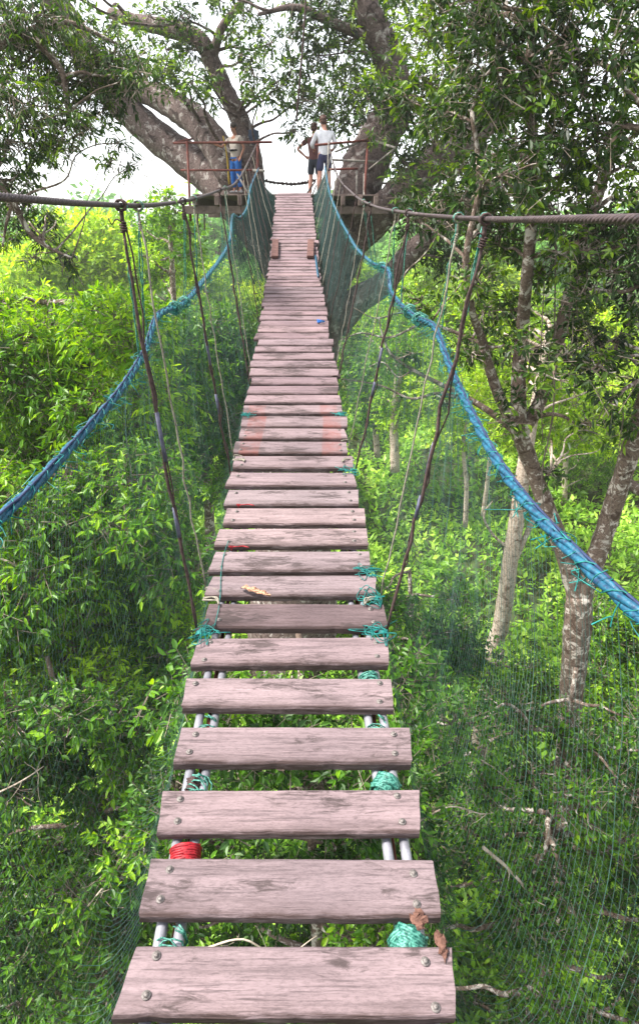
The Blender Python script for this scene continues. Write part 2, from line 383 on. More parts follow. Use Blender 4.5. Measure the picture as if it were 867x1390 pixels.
for i, (a, b) in enumerate(spans):
    yc = (a + b) / 2; za, zb = float(deck_z(a)), float(deck_z(b)); zc = (za + zb) / 2
    near = yc < 5
    ex = rng.normal(0, 0.006 if near else 0.010); w = 2 * HW + rng.normal(0, 0.008 if near else 0.014)
    me = plank_mesh(w, b - a, THK * rng.uniform(0.9, 1.15), 100 + i, 1.0 if near else 1.5)
    pbk = CY - FPX * np.dot(np.array([0, b, zb]) - EYE, UP) / np.dot(np.array([0, b, zb]) - EYE, FWD)
    key = 'plank'
    if abs(pbk - 819.6) < 6: key = 'plank_dark'
    elif 548 < pbk < 613: key = 'plank_red'
    elif yc > 4.6: key = 'plank_pink'
    me.materials[0] = M[key]
    o = bpy.data.objects.new('plank', me)
    o.rotation_euler = (math.atan2(zb - za, b - a) + rng.normal(0, 0.006), rng.normal(0, 0.004), rng.normal(0, 0.004))
    put(o, (float(deck_x(yc)) + ex, yc, zc + rng.normal(0, 0.0015)), bridge)
    if key == 'plank_dark': o['label'] = 'darker brown plank'
    if key == 'plank_red': o['label'] = 'plank with rust red ends'
    if -0.4 < yc < 4.2:
        for sx in (-1, 1):
            for sy in (-1, 1):
                if rng.random() < 0.12: continue
                bo = bpy.data.objects.new('bolt', BOLT); bo.parent = o
                bo.location = (sx * (HW - 0.052 + rng.normal(0, 0.006)), sy * (b - a) * 0.27 + rng.normal(0, 0.006), 0.0005); bo.rotation_euler = (rng.normal(0, .05), rng.normal(0, .05), 0)
                col.objects.link(bo)
    PLANKS.append(o)

# side pipes beneath the planks
ys = np.arange(-1.4, YEND, 0.25)
for sx in (-1, 1):
    for k, off in enumerate((0.305, 0.262)):
        P = np.stack([deck_x(ys) + sx * (off + 0.01 * np.sin(ys * 1.3 + k)), ys, deck_z(ys) - 0.052 - 0.004 * k], 1)
        MB().tube(smooth_path(P, 2), 0.0145, 12).build('side_pipe', M['pipe'], bridge)
    P = np.stack([deck_x(ys) + sx * 0.284, ys, deck_z(ys) - 0.078], 1)
    MB().tube(P, 0.008, 6).build('bearer_cable', M['rust'], bridge)

# longitudinal cleats lying on the deck
for px0 in (373, 421):
    p = on_deck(px0, 352, 0.012); q = on_deck(px0 + 1, 327, 0.012)
    ax = q - p; L = np.linalg.norm(ax); ax /= L; u = np.cross(ax, [0, 0, 1]); u /= np.linalg.norm(u); w_ = np.cross(u, ax)
    MB().box((p + q) / 2 + w_ * 0.02, (0.105, L * 0.92, 0.045), [u, ax, w_], 0, 0.006).build('cleat', M['cleat'], bridge, (p + q) / 2, False, 'brown wooden cleat laid lengthwise')

# main cables
cabL = smooth_path([ath(-420, 238, 0.55), ath(-120, 258, 0.95), ath(0, 267, 1.28), ath(130, 277, 1.95), ath(210, 278, 2.6), ath(267, 269, 3.9), ath(298, 258, 5.3), ath(322, 246, 7.0), ath(338, 218, 10.8), ath(348, 196, 15.9)], 10)
cabR = smooth_path([ath(1290, 300, 0.5), ath(1000, 298, 0.8), ath(867, 297, 1.05), ath(645, 297, 2.15), ath(554, 289, 3.4), ath(506, 279, 5.1), ath(478, 262, 7.0), ath(457, 236, 10.5), ath(446, 196, 15.4)], 10)
def strands(mb, P, r, n, pitch, sides=6, m=0, rs=None):
    P = resample(P, pitch / 7); s = np.r_[0, np.cumsum(np.linalg.norm(np.diff(P, axis=0), axis=1))]
    T = np.gradient(P, axis=0); T /= np.linalg.norm(T, axis=1)[:, None]
    U = np.cross(T, [0, 0, 1.0]); U /= np.linalg.norm(U, axis=1)[:, None] + 1e-9; W = np.cross(U, T)
    for k in range(n):
        a = s / pitch * 2 * PI + k * 2 * PI / n
        mb.tube(P + r * (np.cos(a)[:, None] * U + np.sin(a)[:, None] * W), (rs or r * 0.95), sides, m)
    return mb
for P in (cabL, cabR):
    near = P[P[:, 1] < 3.2]; far = P[P[:, 1] >= 3.1]
    mb = strands(MB(), near, 0.0042, 5, 0.09, 5, 0, 0.0046); mb.tube(far, [0.0085, 0.010, 0.012], 8)
    mb.build('main_cable', M['cable'], bridge)
def cab_at(P, y): return np.array([np.interp(y, P[:, 1], P[:, k]) for k in range(3)])

# blue handrail ropes
Lp = [(-170, 850, 1.0), (0, 702, 1.0), (37, 670, 1.0), (120, 580, 1.0), (165, 527, 1.0), (197, 475, 1.0), (215, 428, 1.06), (250, 411, 1.0), (277, 380, .98), (300, 350, .96), (312, 325, .95)]
railL = [on_deck(*a) for a in Lp]; print('railL', [tuple(np.round(p, 2)) for p in railL])
railL += [ath(316, 292, 8.7), ath(326, 295, 9.4), ath(336, 280, 10.8), ath(341, 252, 12.8), ath(351, 228, 15.8)]
Rp = [(1080, 1010, 1.0), (867, 835, 1.0), (774, 747, 1.0), (714, 682, 1.0), (669, 617, 1.0), (634, 550, 1.0), (609, 495, 1.0), (590, 445, 1.06), (569, 433, 1.0), (546, 416, .97), (530, 394, .95), (526, 366, 1.03)]
railR = [on_deck(*a) for a in Rp]; print('railR', [tuple(np.round(p, 2)) for p in railR])
railR += [ath(504, 356, 6.0), ath(484, 337, 7.0), ath(471, 315, 8.0), ath(459, 292, 9.2), ath(447, 260, 11.8), ath(441, 226, 15.0)]
def mono(P):
    out = [np.array(P[0])]
    for p in P[1:]:
        p = np.array(p); 
        if p[1] < out[-1][1] + 0.05: p = p.copy(); p[1] = out[-1][1] + 0.05
        out.append(p)
    return np.array(out)
RAIL = [smooth_path(mono(railL), 8), smooth_path(mono(railR), 8)]
TUFTS = []
def unit_(v): return v / (np.linalg.norm(v, axis=-1, keepdims=True) + 1e-9)
def helix_wrap(mb, c, T, r, turns, L, tr, sides=5, m=0, jit=0.0):
    T = T / np.linalg.norm(T); a = np.array([0, 0, 1.0]) if abs(T[2]) < .9 else np.array([1., 0, 0]); U = np.cross(T, a); U /= np.linalg.norm(U); W = np.cross(U, T)
    n = int(turns * 10); t = np.linspace(0, 1, n); an = t * turns * 2 * PI
    rr = r * (1 + jit * rng.normal(size=n))
    mb.tube(c + np.outer((t - .5) * L, T) + (np.cos(an) * rr)[:, None] * U + (np.sin(an) * rr)[:, None] * W, tr, sides, m)
for side, P in enumerate(RAIL):
    mb = MB(); near = P[P[:, 1] < 6]; far = P[P[:, 1] >= 5.9]
    strands(mb, near, 0.0066, 3, 0.30, 8, 0, 0.0070)
    mb.tube(far, [0.0145, 0.0145, 0.016], 8, 0, True, 1, .06)
    o = mb.build('handrail_rope', M['blue'], bridge)
    # dark tracer line spiralling along it and the green lashing that ties on the net
    m2 = MB(); Pn = resample(near, 0.02); s = np.arange(len(Pn)) * 0.02
    T = np.gradient(Pn, axis=0); T /= np.linalg.norm(T, axis=1)[:, None]; U = np.cross(T, [0, 0, 1.]); U /= np.linalg.norm(U, axis=1)[:, None]; W = np.cross(U, T)
    a = s / 2.2 + 0.9
    m2.tube(Pn + 0.0126 * (np.cos(a)[:, None] * U + np.sin(a)[:, None] * W), 0.0032, 5)
    m2.build('tracer_cord', M['navy'], o)
    m3 = MB(); TUFT = MB(); PP = resample(P, 0.05); TT = np.gradient(PP, axis=0)
    Ps = resample(P[P[:, 1] < 13.5], 0.012); s_ = np.arange(len(Ps)) * 0.012; T3 = unit_(np.gradient(Ps, axis=0)); U3 = unit_(np.cross(T3, [0, 0, 1.])); W3 = np.cross(U3, T3)
    ph = s_ / 0.075 * 2 * PI + 1.5 * np.sin(s_ * 9); m3.tube(Ps + 0.0146 * (np.cos(ph)[:, None] * U3 + np.sin(ph)[:, None] * W3), 0.0013, 4)
    for i in range(1, len(PP) - 1):
        yv = PP[i, 1]
        if yv > 13: break
        for _ in range(4):
            q = PP[i] + rng.normal(0, .012, 3); l = rng.uniform(0.010, 0.038)
            if rng.random() < 0.03: l *= 2.2
            e1 = q + np.array([rng.normal(0, .014), rng.normal(0, .018), -l * 0.5]); e2 = q + np.array([rng.normal(0, .02), rng.normal(0, .02), -l])
            TUFT.tube(smooth_path([q, e1, e2], 3), 0.0013, 3, cap=False, m=1)
    m3.build('net_lashing', M['teal'], o); TUFTS.append(TUFT)
    # tie points with larger green knots
    for (yk) in ([RAIL[side][np.argmin(abs(RAIL[side][:, 1] - yy)), 1] for yy in ((3.45, 3.2) if side == 0 else (3.35, 3.1, 5.0))]):
        m4 = MB(); c = cab_at(P, yk)
        for q in range(4): helix_wrap(m4, c + rng.normal(0, .006, 3), P[40] - P[30] + rng.normal(0, .1, 3), 0.026, 2.3, 0.05, 0.0028, 5, 0, 0.12)
        m4.build('tie_knot', M['tealknot'], o)

# hangers (suspender ropes)
def rope_between(mb, a, b, r, sag=0.01, sides=6, m=0, n=14, wob=0.0):
    t = np.linspace(0, 1, n)[:, None]; P = a + (b - a) * t; P[:, 2] -= (sag * 4 * t * (1 - t))[:, 0]
    if wob: P[1:-1] += rng.normal(0, wob, (n - 2, 3))
    mb.tube(P, r, sides, m); return P
def cable_pt_px(P, px):
    k = []
    for p in P:
        d = p - EYE; Z = d @ FWD; k.append(CX + FPX * d[0] / Z if Z > 0.2 else 1e9)
    k = np.array(k); ok = np.where(P[:, 1] > 0.9)[0]; i = ok[np.argmin(abs(k[ok] - px))]; return P[i]
hang = []
for side, P, tops in ((0, cabL, [(165, 851, 1), (187, 795, 0), (246, 639, 1), (262, 616, 0), (297, 512, 1), (305, 499, 0), (322, 435, 1)]),
                      (1, cabR, [(654, 851, 1), (624, 808, 0), (554, 636, 1), (539, 596, 0), (504, 509, 1), (494, 494, 0), (482, 436, 1)])):
    for px, py, dark in tops: 
        t = cable_pt_px(P, px); yd = float(deck_pt(py)[1]); hang.append((side, P, t, yd, dark))
    for yd in (7.9, 8.8, 9.9, 10.8, 11.9, 12.9):
        t = cab_at(P, yd * 1.05 + 0.1); hang.append((side, P, t, yd, int(rng.random() < 0.4)))
    for yd in (0.35, 0.75, -0.6):
        pass
for side, P, t, yd, dark in hang:
    sx = -1 if side == 0 else 1
    e = np.array([float(deck_x(yd)) + sx * (HW + 0.012), yd, float(deck_z(yd)) - 0.01])
    r = (0.0064 if dark else 0.0036); 
    if yd > 7: r = 0.0052 if dark else 0.0048
    mb = MB(); T = cab_at(P, t[1] + 0.1) - cab_at(P, t[1] - 0.1)
    top = t - np.array([0, 0, 0.05])
    if dark and yd < 7:
        rope_between(mb, top, e, [r * 0.7, r, r, r * 0.75], 0.02, 7, 0, 18, 0.0045)
        rope_between(mb, top + [0.006, 0.004, 0], e + [0.0, .012, 0], r * 0.5, 0.035, 5, 0, 18, 0.006)
    else: rope_between(mb, top, e, r, 0.015, 6, 0, 18, 0.0035)
    # loop over the main cable and whipping below it
    for q in range(3 if dark else 4): helix_wrap(mb, t + T / np.linalg.norm(T) * (q - 1) * 0.007, T, 0.0155, 1.1, 0.004, r * 0.7, 6)
    rope_between(mb, t + [0, 0, -.012], top, r * 1.1, 0, 6, 0, 4)
    D = e - top; helix_wrap(mb, top + D / np.linalg.norm(D) * 0.015, D, r * 1.6, 4, 0.03, r * 0.45)
    if dark and yd < 7:
        q = top + rng.normal(0, .002, 3); mb.tube(smooth_path([q, q + [-.02 , 0, .012], q + [-.035, 0, -.004], q + [-.045, 0, .015]], 3), 0.0022, 4)
    # wrap around the deck edge
    rope_between(mb, e, e + np.array([-sx * 0.06, -0.035, 0.004]), r * 0.9, -0.004, 5, 0, 5)
    rope_between(mb, e, e + np.array([-sx * 0.01, 0.0, -0.06]), r * 0.9, 0, 5, 0, 5)
    o = mb.build('hanger_rope', M['rope_dark' if dark else 'rope_light'], bridge)
    if dark and yd < 4.5:
        for f0, f1 in (((0.40, 0.52), (0.64, 0.72)) if side == 0 else ((0.44, 0.52), (0.58, 0.64))):
            m5 = MB(); m5.tube([top + D * f0 + [0, 0, -0.017], top + D * (f0 + f1) / 2 + [0, 0, -.0195], top + D * f1 + [0, 0, -.018]], r * 1.2, 8)
            m5.build('tape_wrap', M['tape'], o)
    if yd < 7:     # thin green twine run beside it
        m6 = MB(); rp = cab_at(RAIL[side], t[1] + 0.2); a_ = t + np.array([0, 0.01, -0.02])
        for q in range(2): rope_between(m6, a_ + rng.normal(0, .004, 3), rp + rng.normal(0, .008, 3), 0.0021, 0.015 + .01 * q, 4, 0, 16, 0.002)
        helix_wrap(m6, t, T, 0.0165, 3, 0.02, 0.002, 4, 0, .1)
        m6.build('green_twine', M['tealknot'], o)

# knots of twine at the deck edges, red and green coils on the pipes
def coil(p, r, mat, name, turns=7, tr=0.003, ax=None, label=None):
    m = MB(); ax = np.array([0., 1, 0.06]) if ax is None else ax
    for q in range(4): helix_wrap(m, p + rng.normal(0, .003, 3), ax + rng.normal(0, .22, 3), r * (0.86 + .06 * q), turns, 0.055, tr, 5, 0, 0.04)
    return m.build(name, M[mat], bridge, p, True, label)
def under(sx, yv, off=0.284, dz=-0.054): return np.array([float(deck_x(yv)) + sx * off, yv, float(deck_z(yv)) + dz])
gap = {}
for i in range(len(spans) - 1): gap[i] = (spans[i][1] + spans[i + 1][0]) / 2
def gap_y(py): 
    yv = float(deck_pt(py)[1]); return min(gap.values(), key=lambda g: abs(g - yv))
coil(under(-1, gap_y(1150)), 0.036, 'red', 'red_twine_coil', 9, 0.0042)
coil(under(1, gap_y(1262)), 0.037, 'tealknot', 'green_twine_coil', 9, 0.004)
coil(under(1, gap_y(1055)), 0.036, 'tealknot', 'green_twine_coil', 9, 0.004)
coil(under(1, gap_y(914)), 0.034, 'tealknot', 'green_twine_coil', 6, 0.0034)
coil(under(-1, gap_y(1055), 0.300), 0.020, 'rope_dark', 'brown_twine_coil', 6, 0.0035)
coil(under(-1, gap_y(1262)), 0.034, 'tealknot', 'green_twine_coil', 1.2, 0.0022)
coil(under(-1, gap_y(977)), 0.034, 'tealknot', 'green_twine_coil', 1.2, 0.0022)
coil(under(1, gap_y(977)), 0.034, 'tealknot', 'green_twine_coil', 1.2, 0.0022)
coil(under(-1, gap_y(1055)), 0.034, 'tealknot', 'green_twine_coil', 1.3, 0.0026)
for py, sx in ((851, -1), (851, 1), (636, 1), (808, 1), (765, 1), (560, -1), (560, 1)):
    yv = gap_y(py); c = np.array([float(deck_x(yv)) + sx * (HW - 0.03), yv, float(deck_z(yv)) + 0.004]); m = MB()
    for q in range(5):
        pts = [c + rng.normal(0, (.035, .035, .004), 3) for _ in range(6)]; 
        for p_ in pts: p_[2] = max(p_[2], float(deck_z(p_[1])) + 0.003)
        m.tube(smooth_path(pts, 5), 0.0018, 4)
    for q in range(3): helix_wrap(m, c + [sx * 0.02, rng.normal(0, .01), -0.02], np.array([0, 1., 0]), 0.022, 2, 0.02, 0.0022)
    m.build('edge_lashing', M['teal'], bridge, c)
for py, sx in ((690, -1), (748, -1)):
    yv = gap_y(py); c = np.array([float(deck_x(yv)) + sx * (HW - 0.075), yv, float(deck_z(yv)) + 0.005]); m = MB()
    pts = [c + [0.0, 0, -.02], c, c + [.03, -.004, .003], c + [.055, .004, .002], c + [.085, -.01, .002]]
    m.tube(smooth_path(pts, 5), 0.0028, 5); helix_wrap(m, c, np.array([1., 0, 0]), 0.006, 3, 0.02, 0.002)
    m.build('red_cord_end', M['red'], bridge, c)
for py, sx in ((815, -1), (815, 1), (625, -1), (625, 1)):
    yv = float(deck_pt(py)[1]); c = np.array([float(deck_x(yv)) + sx * (HW - 0.045), yv, float(deck_z(yv)) + 0.009]); m = MB()
    for q in range(3):
        pts = [c + np.array([sx * 0.055, .01 * q, -.01]), c + rng.normal(0, (.01, .01, .002), 3), c + np.array([-sx * .02, -.03 - .01 * q, .0])]
        m.tube(smooth_path(pts, 5), 0.0038, 6)
    m.build('rope_end_knot', M['rope_light'], bridge, c)
# thin green line lying over the planks near the left edge and blue scrap further on
ysl = np.linspace(float(deck_pt(850)[1]), float(deck_pt(735)[1]), 26)
MB().tube(np.stack([deck_x(ysl) - HW + 0.055 + 0.01 * np.sin(ysl * 9), ysl, deck_z(ysl) + 0.006], 1), 0.0018, 4).build('green_line', M['teal'], bridge)
c = on_deck(437, 436, 0.008); m = MB()
for q in range(3): m.tube(smooth_path([c + rng.normal(0, (.04, .06, .003), 3) + [0, 0, .006] for _ in range(4)], 4), 0.008, 5)
m.build('blue_rag', M['bluec'], bridge, c)
m = MB(); yb_ = np.linspace(float(deck_pt(378)[1]), float(deck_pt(350)[1]), 8); m.tube(np.stack([deck_x(yb_) + HW - 0.04, yb_, deck_z(yb_) + .02], 1), 0.014, 6); m.build('blue_cord', M['blue'], bridge)

# green safety nets
for side, P in enumerate(RAIL):
    sx = -1 if side == 0 else 1
    y0, y1 = 0.25, 15.0; sp = 0.019; K = 13
    # curve stations
    S = resample(P[(P[:, 1] > y0 - 0.2) & (P[:, 1] < y1)], sp)
    ts = np.linspace(0, 1, K); grid = []
    for i, p in enumerate(S):
        yy = min(p[1], YEND); out = float(np.interp(p[1], [0.3, 1.5, 3, 6, 14], [0.24, 0.20, 0.13, 0.08, 0.05])) * (1 + 0.25 * math.sin(p[1] * 2.1 + side))
        drop = float(np.interp(p[1], [0.3, 2, 5, 14], [0.42, 0.30, 0.16, 0.10]))
        ez = float(deck_z(yy)); ex = float(deck_x(yy)) + sx * (HW + 0.004)
        row = []
        for t in ts:
            if t < 0.72:
                u = t / 0.72; x = p[0] + (ex + sx * out - p[0]) * u ** 1.15 + sx * out * 0.3 * math.sin(PI * u); z = p[2] + (ez - drop * 0.7 - p[2]) * u
            else:
                u = (t - 0.72) / 0.28; x = ex + sx * out * (1 - u) ** 1.0; z = ez - drop * 0.7 - drop * 0.45 * math.sin(PI * u * 0.9) + (drop * 0.7 - 0.03) * u
            row.append((x, yy if p[1] > YEND else p[1], z))
        grid.append(row)
    G = np.array(grid); n = len(G)
    wob = rng.normal(0, 1, (n, K, 3)); 
    for _ in range(2): wob[1:-1] = (wob[:-2] + wob[1:-1] + wob[2:]) / 3
    G[:, 1:-1] += wob[:, 1:-1] * np.array([0.006, 0.010, 0.004])
    mb = TUFTS[side]
    for i in range(n):
        rad = float(np.interp(G[i, 0, 1], [0.5, 2, 6, 12], [0.00046, 0.00044, 0.00040, 0.0017]))
        if i % 17 == 0: rad *= 1.9
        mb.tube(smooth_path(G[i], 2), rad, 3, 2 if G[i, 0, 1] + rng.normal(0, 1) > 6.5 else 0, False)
    for t in np.linspace(0.03, 0.985, 36):
        f = t * (K - 1); k = min(int(f), K - 2); w_ = f - k
        row = G[:, k] * (1 - w_) + G[:, k + 1] * w_
        row = row + np.stack([np.zeros(n), np.zeros(n), 0.012 * np.sin(np.arange(n) * 0.9 + t * 40) + rng.normal(0, .003, n)], 1)
        rr = np.interp(row[:, 1], [0.5, 2, 6, 12], [0.0002, 0.00022, 0.00028, 0.0014])
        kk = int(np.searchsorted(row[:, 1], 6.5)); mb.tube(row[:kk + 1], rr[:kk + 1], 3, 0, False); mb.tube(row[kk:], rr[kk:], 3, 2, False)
    mb.build('safety_net', [M['net'], M['teal'], M['netdark']], bridge)

# ------------------------------------------------------------------ things lying on the deck
def leaf_litter():
    c = on_deck(347, 806, 0.010); o = MB(); n = 9
    ax = np.array([0.062, -0.035, 0]); ax = ax / np.linalg.norm(ax); u = np.array([ax[1], -ax[0], 0]); V = []; Q = []
    for i in range(n):
        t = i / (n - 1); w = 0.017 * math.sin(PI * min(1, t * .9 + .08)) ** .6 * (1 + .3 * math.sin(i * 2.4)); b = c + ax * (t - .5) * 0.15
        b = b + np.array([0, 0, 0.004 + 0.010 * abs(math.sin(i * 1.3))])
        for s in (-1, 0, 1): V.append(b + u * s * w + np.array([0, 0, 0.007 * abs(s) + 0.002 * math.sin(i * 3 + s)]))
    for i in range(n - 1):
        for s in range(2): a = i * 3 + s; Q.append([a, a + 1, a + 4, a + 3])
    V2 = [v - np.array([0, 0, .0015]) for v in V]; m_ = len(V)
    Q2 = [[q[3] + m_, q[2] + m_, q[1] + m_, q[0] + m_] for q in Q]
    o.add(V + V2, Q + Q2)
    e = o.build('dry_leaf', M['lf_dead'], None, c); tag(e, 'curled brown dead leaf lying on a plank halfway down the near deck', 'dead leaf')
leaf_litter()
for k, (px, py, lab) in enumerate(((566, 1250, 'brown bark chip caught in the gap beside the green twine coil'), (600, 1283, 'larger splintered piece of reddish bark stuck at the plank end beside the net'))):
    c = on_deck(px, py, 0.004); m = MB(); L = (0.042, 0.05)[k]
    for q in range(4):
        a = c + rng.normal(0, (.006, .004, .002), 3); d = np.array([0.45, -0.8, 0.05]) if k == 0 else np.array([0.12, -0.75, -0.45])
        d = unit_(d + rng.normal(0, .12, 3)); u = unit_(np.cross(d, [0, 0, 1.])); w_ = np.cross(u, d); K_ = 7; V_ = []
        for i_ in range(K_):
            t_ = i_ / (K_ - 1) - .5; hw = (.013 if 0 < i_ < K_ - 1 else .004) * .8 * rng.uniform(.5, 1.1)
            for sx_, sz_ in ((-1, -1), (1, -1), (1, 1), (-1, 1)): V_.append(a + d * t_ * L * .9 + u * (sx_ * hw + rng.normal(0, .002)) + w_ * (sz_ * .0022 + .004 * math.sin(i_ * 1.4 + q)) + d * rng.normal(0, .004))
        Q_ = [[i_ * 4 + j_, i_ * 4 + (j_ + 1) % 4, i_ * 4 + 4 + (j_ + 1) % 4, i_ * 4 + 4 + j_] for i_ in range(K_ - 1) for j_ in range(4)] + [[0, 3, 2, 1], [4 * K_ - 4, 4 * K_ - 3, 4 * K_ - 2, 4 * K_ - 1]]
        m.add(V_, Q_)
    o = m.build('bark_chip', M['chip'], None, c, False); tag(o, lab, 'bark chip')

# ------------------------------------------------------------------ viewing platform around the host tree
E20 = EYE[2]
plat = thing('viewing_platform', (-0.5, 16.5, E20 + 0.74), 'timber viewing platform with rusty red railings wrapped around the giant tree', 'platform')
def bar(a, b, r, name, mat, parent=None, sides=8, flat=1.0):
    m = MB(); m.tube([a, (np.array(a) + np.array(b)) / 2, b], r * .82, sides, 0, True, flat)
    return m.build(name, M[mat], plat if parent is None else parent, (np.array(a) + np.array(b)) / 2)
zf = E20 + 0.80
def xat(px, hd, z):   # x for a pixel column at a given distance and height
    Z = hd * math.cos(TH) - (z - E20) * math.sin(TH); return (px - CX) / FPX * Z
for nm, (pa, pb, h0, h1) in (('L', (262, 356, 15.0, 18.8)), ('R', (440, 512, 15.2, 18.6)), ('M', (356, 440, 15.0, 18.4))):
    xa, xb = xat(pa, h0, zf), xat(pb, h0, zf); n = int((h1 - h0) / 0.17)
    for i in range(n):
        yy = h0 + 0.17 * i + 0.08
        m = MB(); m.box(((xa + xb) / 2 + rng.normal(0, .02), yy, zf - 0.02), (xb - xa - 0.004 if nm == 'M' else xb - xa + rng.normal(0, .04), 0.152, 0.03), None, 0, 0.004)
        m.build('floor_board', M['board'], plat, ((xa + xb) / 2, yy, zf), False)
    if nm != 'M':
        for f in (0.03, 0.35, 0.68, 0.97):
            x = xa + (xb - xa) * f
            m = MB(); m.box((x, (h0 + h1) / 2, zf - 0.135), (0.09, h1 - h0 + 0.3, 0.19), None, 0, 0.006); m.build('joist', M['board'], plat, (x, h0, zf - 0.13), False)
        for yy in (h0 + 0.15, h1 - 0.3):
            m = MB(); m.box(((xa + xb) / 2, yy, zf - 0.315), (xb - xa + 0.5, 0.16, 0.16), None, 0, 0.006); m.build('bearer_beam', M['board'], plat, ((xa + xb) / 2, yy, zf - .3), False)
A = lambda px, py, hd: ath(px, py, hd)
# left railing
bar(A(236, 194, 16.4), A(369, 193, 15.6), 0.032, 'railing_bar', 'rust'); bar(A(246, 231, 16.4), A(351, 231, 15.7), 0.030, 'railing_bar', 'rust')
bar(A(254, 192, 16.25), A(259, 300, 15.6), 0.035, 'railing_post', 'rust'); bar(A(350, 192, 15.9), A(349, 268, 15.9), 0.040, 'railing_post', 'rust')
bar(A(236, 194, 16.4), A(272, 186, 19.0), 0.03, 'railing_bar', 'rust'); bar(A(272, 186, 19.0), A(276, 250, 19.0), 0.03, 'railing_post', 'rust')
bar(A(340, 268, 15.5), A(322, 236, 15.9), 0.022, 'brace', 'greybar'); bar(A(336, 268, 15.5), A(330, 246, 15.8), 0.022, 'brace', 'rust')
bar(A(342, 231, 15.8), A(358, 232, 15.3), 0.035, 'bracket', 'greybar')
for px in (268, 277): bar(A(px, 282, 15.2), A(px + 1, 312, 15.2), 0.022, 'hanging_stub', 'board')
# right railing
bar(A(428, 197, 15.6), A(505, 190, 16.2), 0.032, 'railing_bar', 'rust'); bar(A(447, 230, 15.8), A(485, 229, 16.0), 0.030, 'railing_bar', 'rust')
bar(A(446, 192, 15.5), A(443, 268, 15.5), 0.018, 'railing_post', 'greybar'); bar(A(499, 188, 16.2), A(494, 278, 15.6), 0.034, 'railing_post', 'rust')
bar(A(505, 190, 16.2), A(536, 201, 15.2), 0.035, 'railing_bar', 'greybar'); bar(A(452, 217, 16.0), A(520, 220, 16.2), 0.030, 'railing_bar', 'greybar')
bar(A(455, 206, 15.9), A(488, 193, 16.8), 0.028, 'brace', 'greybar'); bar(A(534, 203, 15.3), A(498, 232, 16.0), 0.025, 'brace', 'greybar')
bar(A(494, 236, 16.0), A(494, 280, 15.5), 0.026, 'railing_post', 'greybar'); bar(A(484, 232, 16.0), A(484, 264, 15.8), 0.026, 'railing_post', 'greybar')
bar(A(478, 248, 17.4), A(534, 249, 17.0), 0.03, 'railing_bar', 'greybar')
# far rope barrier across the gap
P_ = [A(352, 244, 17.6), A(372, 248, 18), A(395, 250, 18.1), A(415, 248, 18), A(428, 244, 17.6)]
m = MB(); m.tube(smooth_path(P_, 8), 0.026, 6, 0, True, 1, 0.25)
for p in smooth_path(P_, 4)[1:-1]: helix_wrap(m, p, np.array([1., 0, 0]), 0.034, 2, 0.06, 0.012, 5, 0, .3)
m.build('barrier_rope', M['rope_dark'], plat, P_[0])
bar(A(417, 262, 16.2), A(428, 246, 17.4), 0.022, 'brace', 'rope_dark'); bar(A(424, 264, 15.6), A(429, 252, 16.4), 0.018, 'brace', 'rope_dark')
# green net hung round the platform mouth
for sx, (pa, pb) in ((-1, ((351, 232, 15.6), (374, 268, 14.6))), (1, ((441, 228, 15.0), (425, 266, 14.6)))):
    a, b = A(*pa), A(*pb); m = MB(); K = 26
    for i in range(K):
        t = i / (K - 1); p = a + (b - a) * t; q = np.array([float(deck_x(14.5)) + sx * (HW + .04 + .5 * (1 - t)), 14.4 + .3 * (1 - t), zf - 0.5])
        m.tube([p, (p + q) / 2 + rng.normal(0, .01, 3), q], 0.003, 3, 0, False)
    for j in range(14):
        t = j / 13; P2 = [a + (np.array([float(deck_x(14.5)) + sx * (HW + .54), 14.7, zf - .5]) - a) * t, b + (np.array([float(deck_x(14.5)) + sx * (HW + .04), 14.4, zf - .5]) - b) * t]
        m.tube(P2, 0.003, 3, 0, False)
    m.build('mouth_net', M['netdark'], plat, a)
# barrel strapped to the limb and the rope the boy holds
p = A(343, 187, 17.9); m = MB(); m.tube([p - [0, 0, .17], p - [0, 0, .15], p + [0, 0, .13], p + [0, 0, .155], p + [0, 0, .16], p + [0, 0, .2]], [.15, .165, .16, .165, .12, .05], 16)
m.tube([p + [0, 0, .02], p + [0, 0, .05]], .172, 16)
o = m.build('bucket', M['dblue'], None, p - np.array([0, 0, .17])); tag(o, 'dark blue bucket strapped to the thin upright limb behind the boy', 'bucket')
p = A(303, 185, 16.6); q = A(311, 250, 16.4)
m = MB(); m.tube(smooth_path([p, (p * .6 + q * .4) + [.03, 0, 0], q], 6), [0.03, .035, .05], 8, 0, True, 0.4); o = m.build('safety_strap', M['yellow'], None, p); tag(o, 'faded yellow webbing strap hanging beside the boy at the left railing', 'strap')
# hanging cable overhead
m = MB(); m.tube(smooth_path([A(417, -60, 14.5), A(415, 0, 14.5), A(409, 85, 14.6), A(402, 165, 14.8)], 6), 0.022, 6); o = m.build('hanging_cable', M['rope_dark'], None, A(402, 165, 14.8)); tag(o, 'thin dark cable hanging straight down through the sky above the bridge end', 'cable')

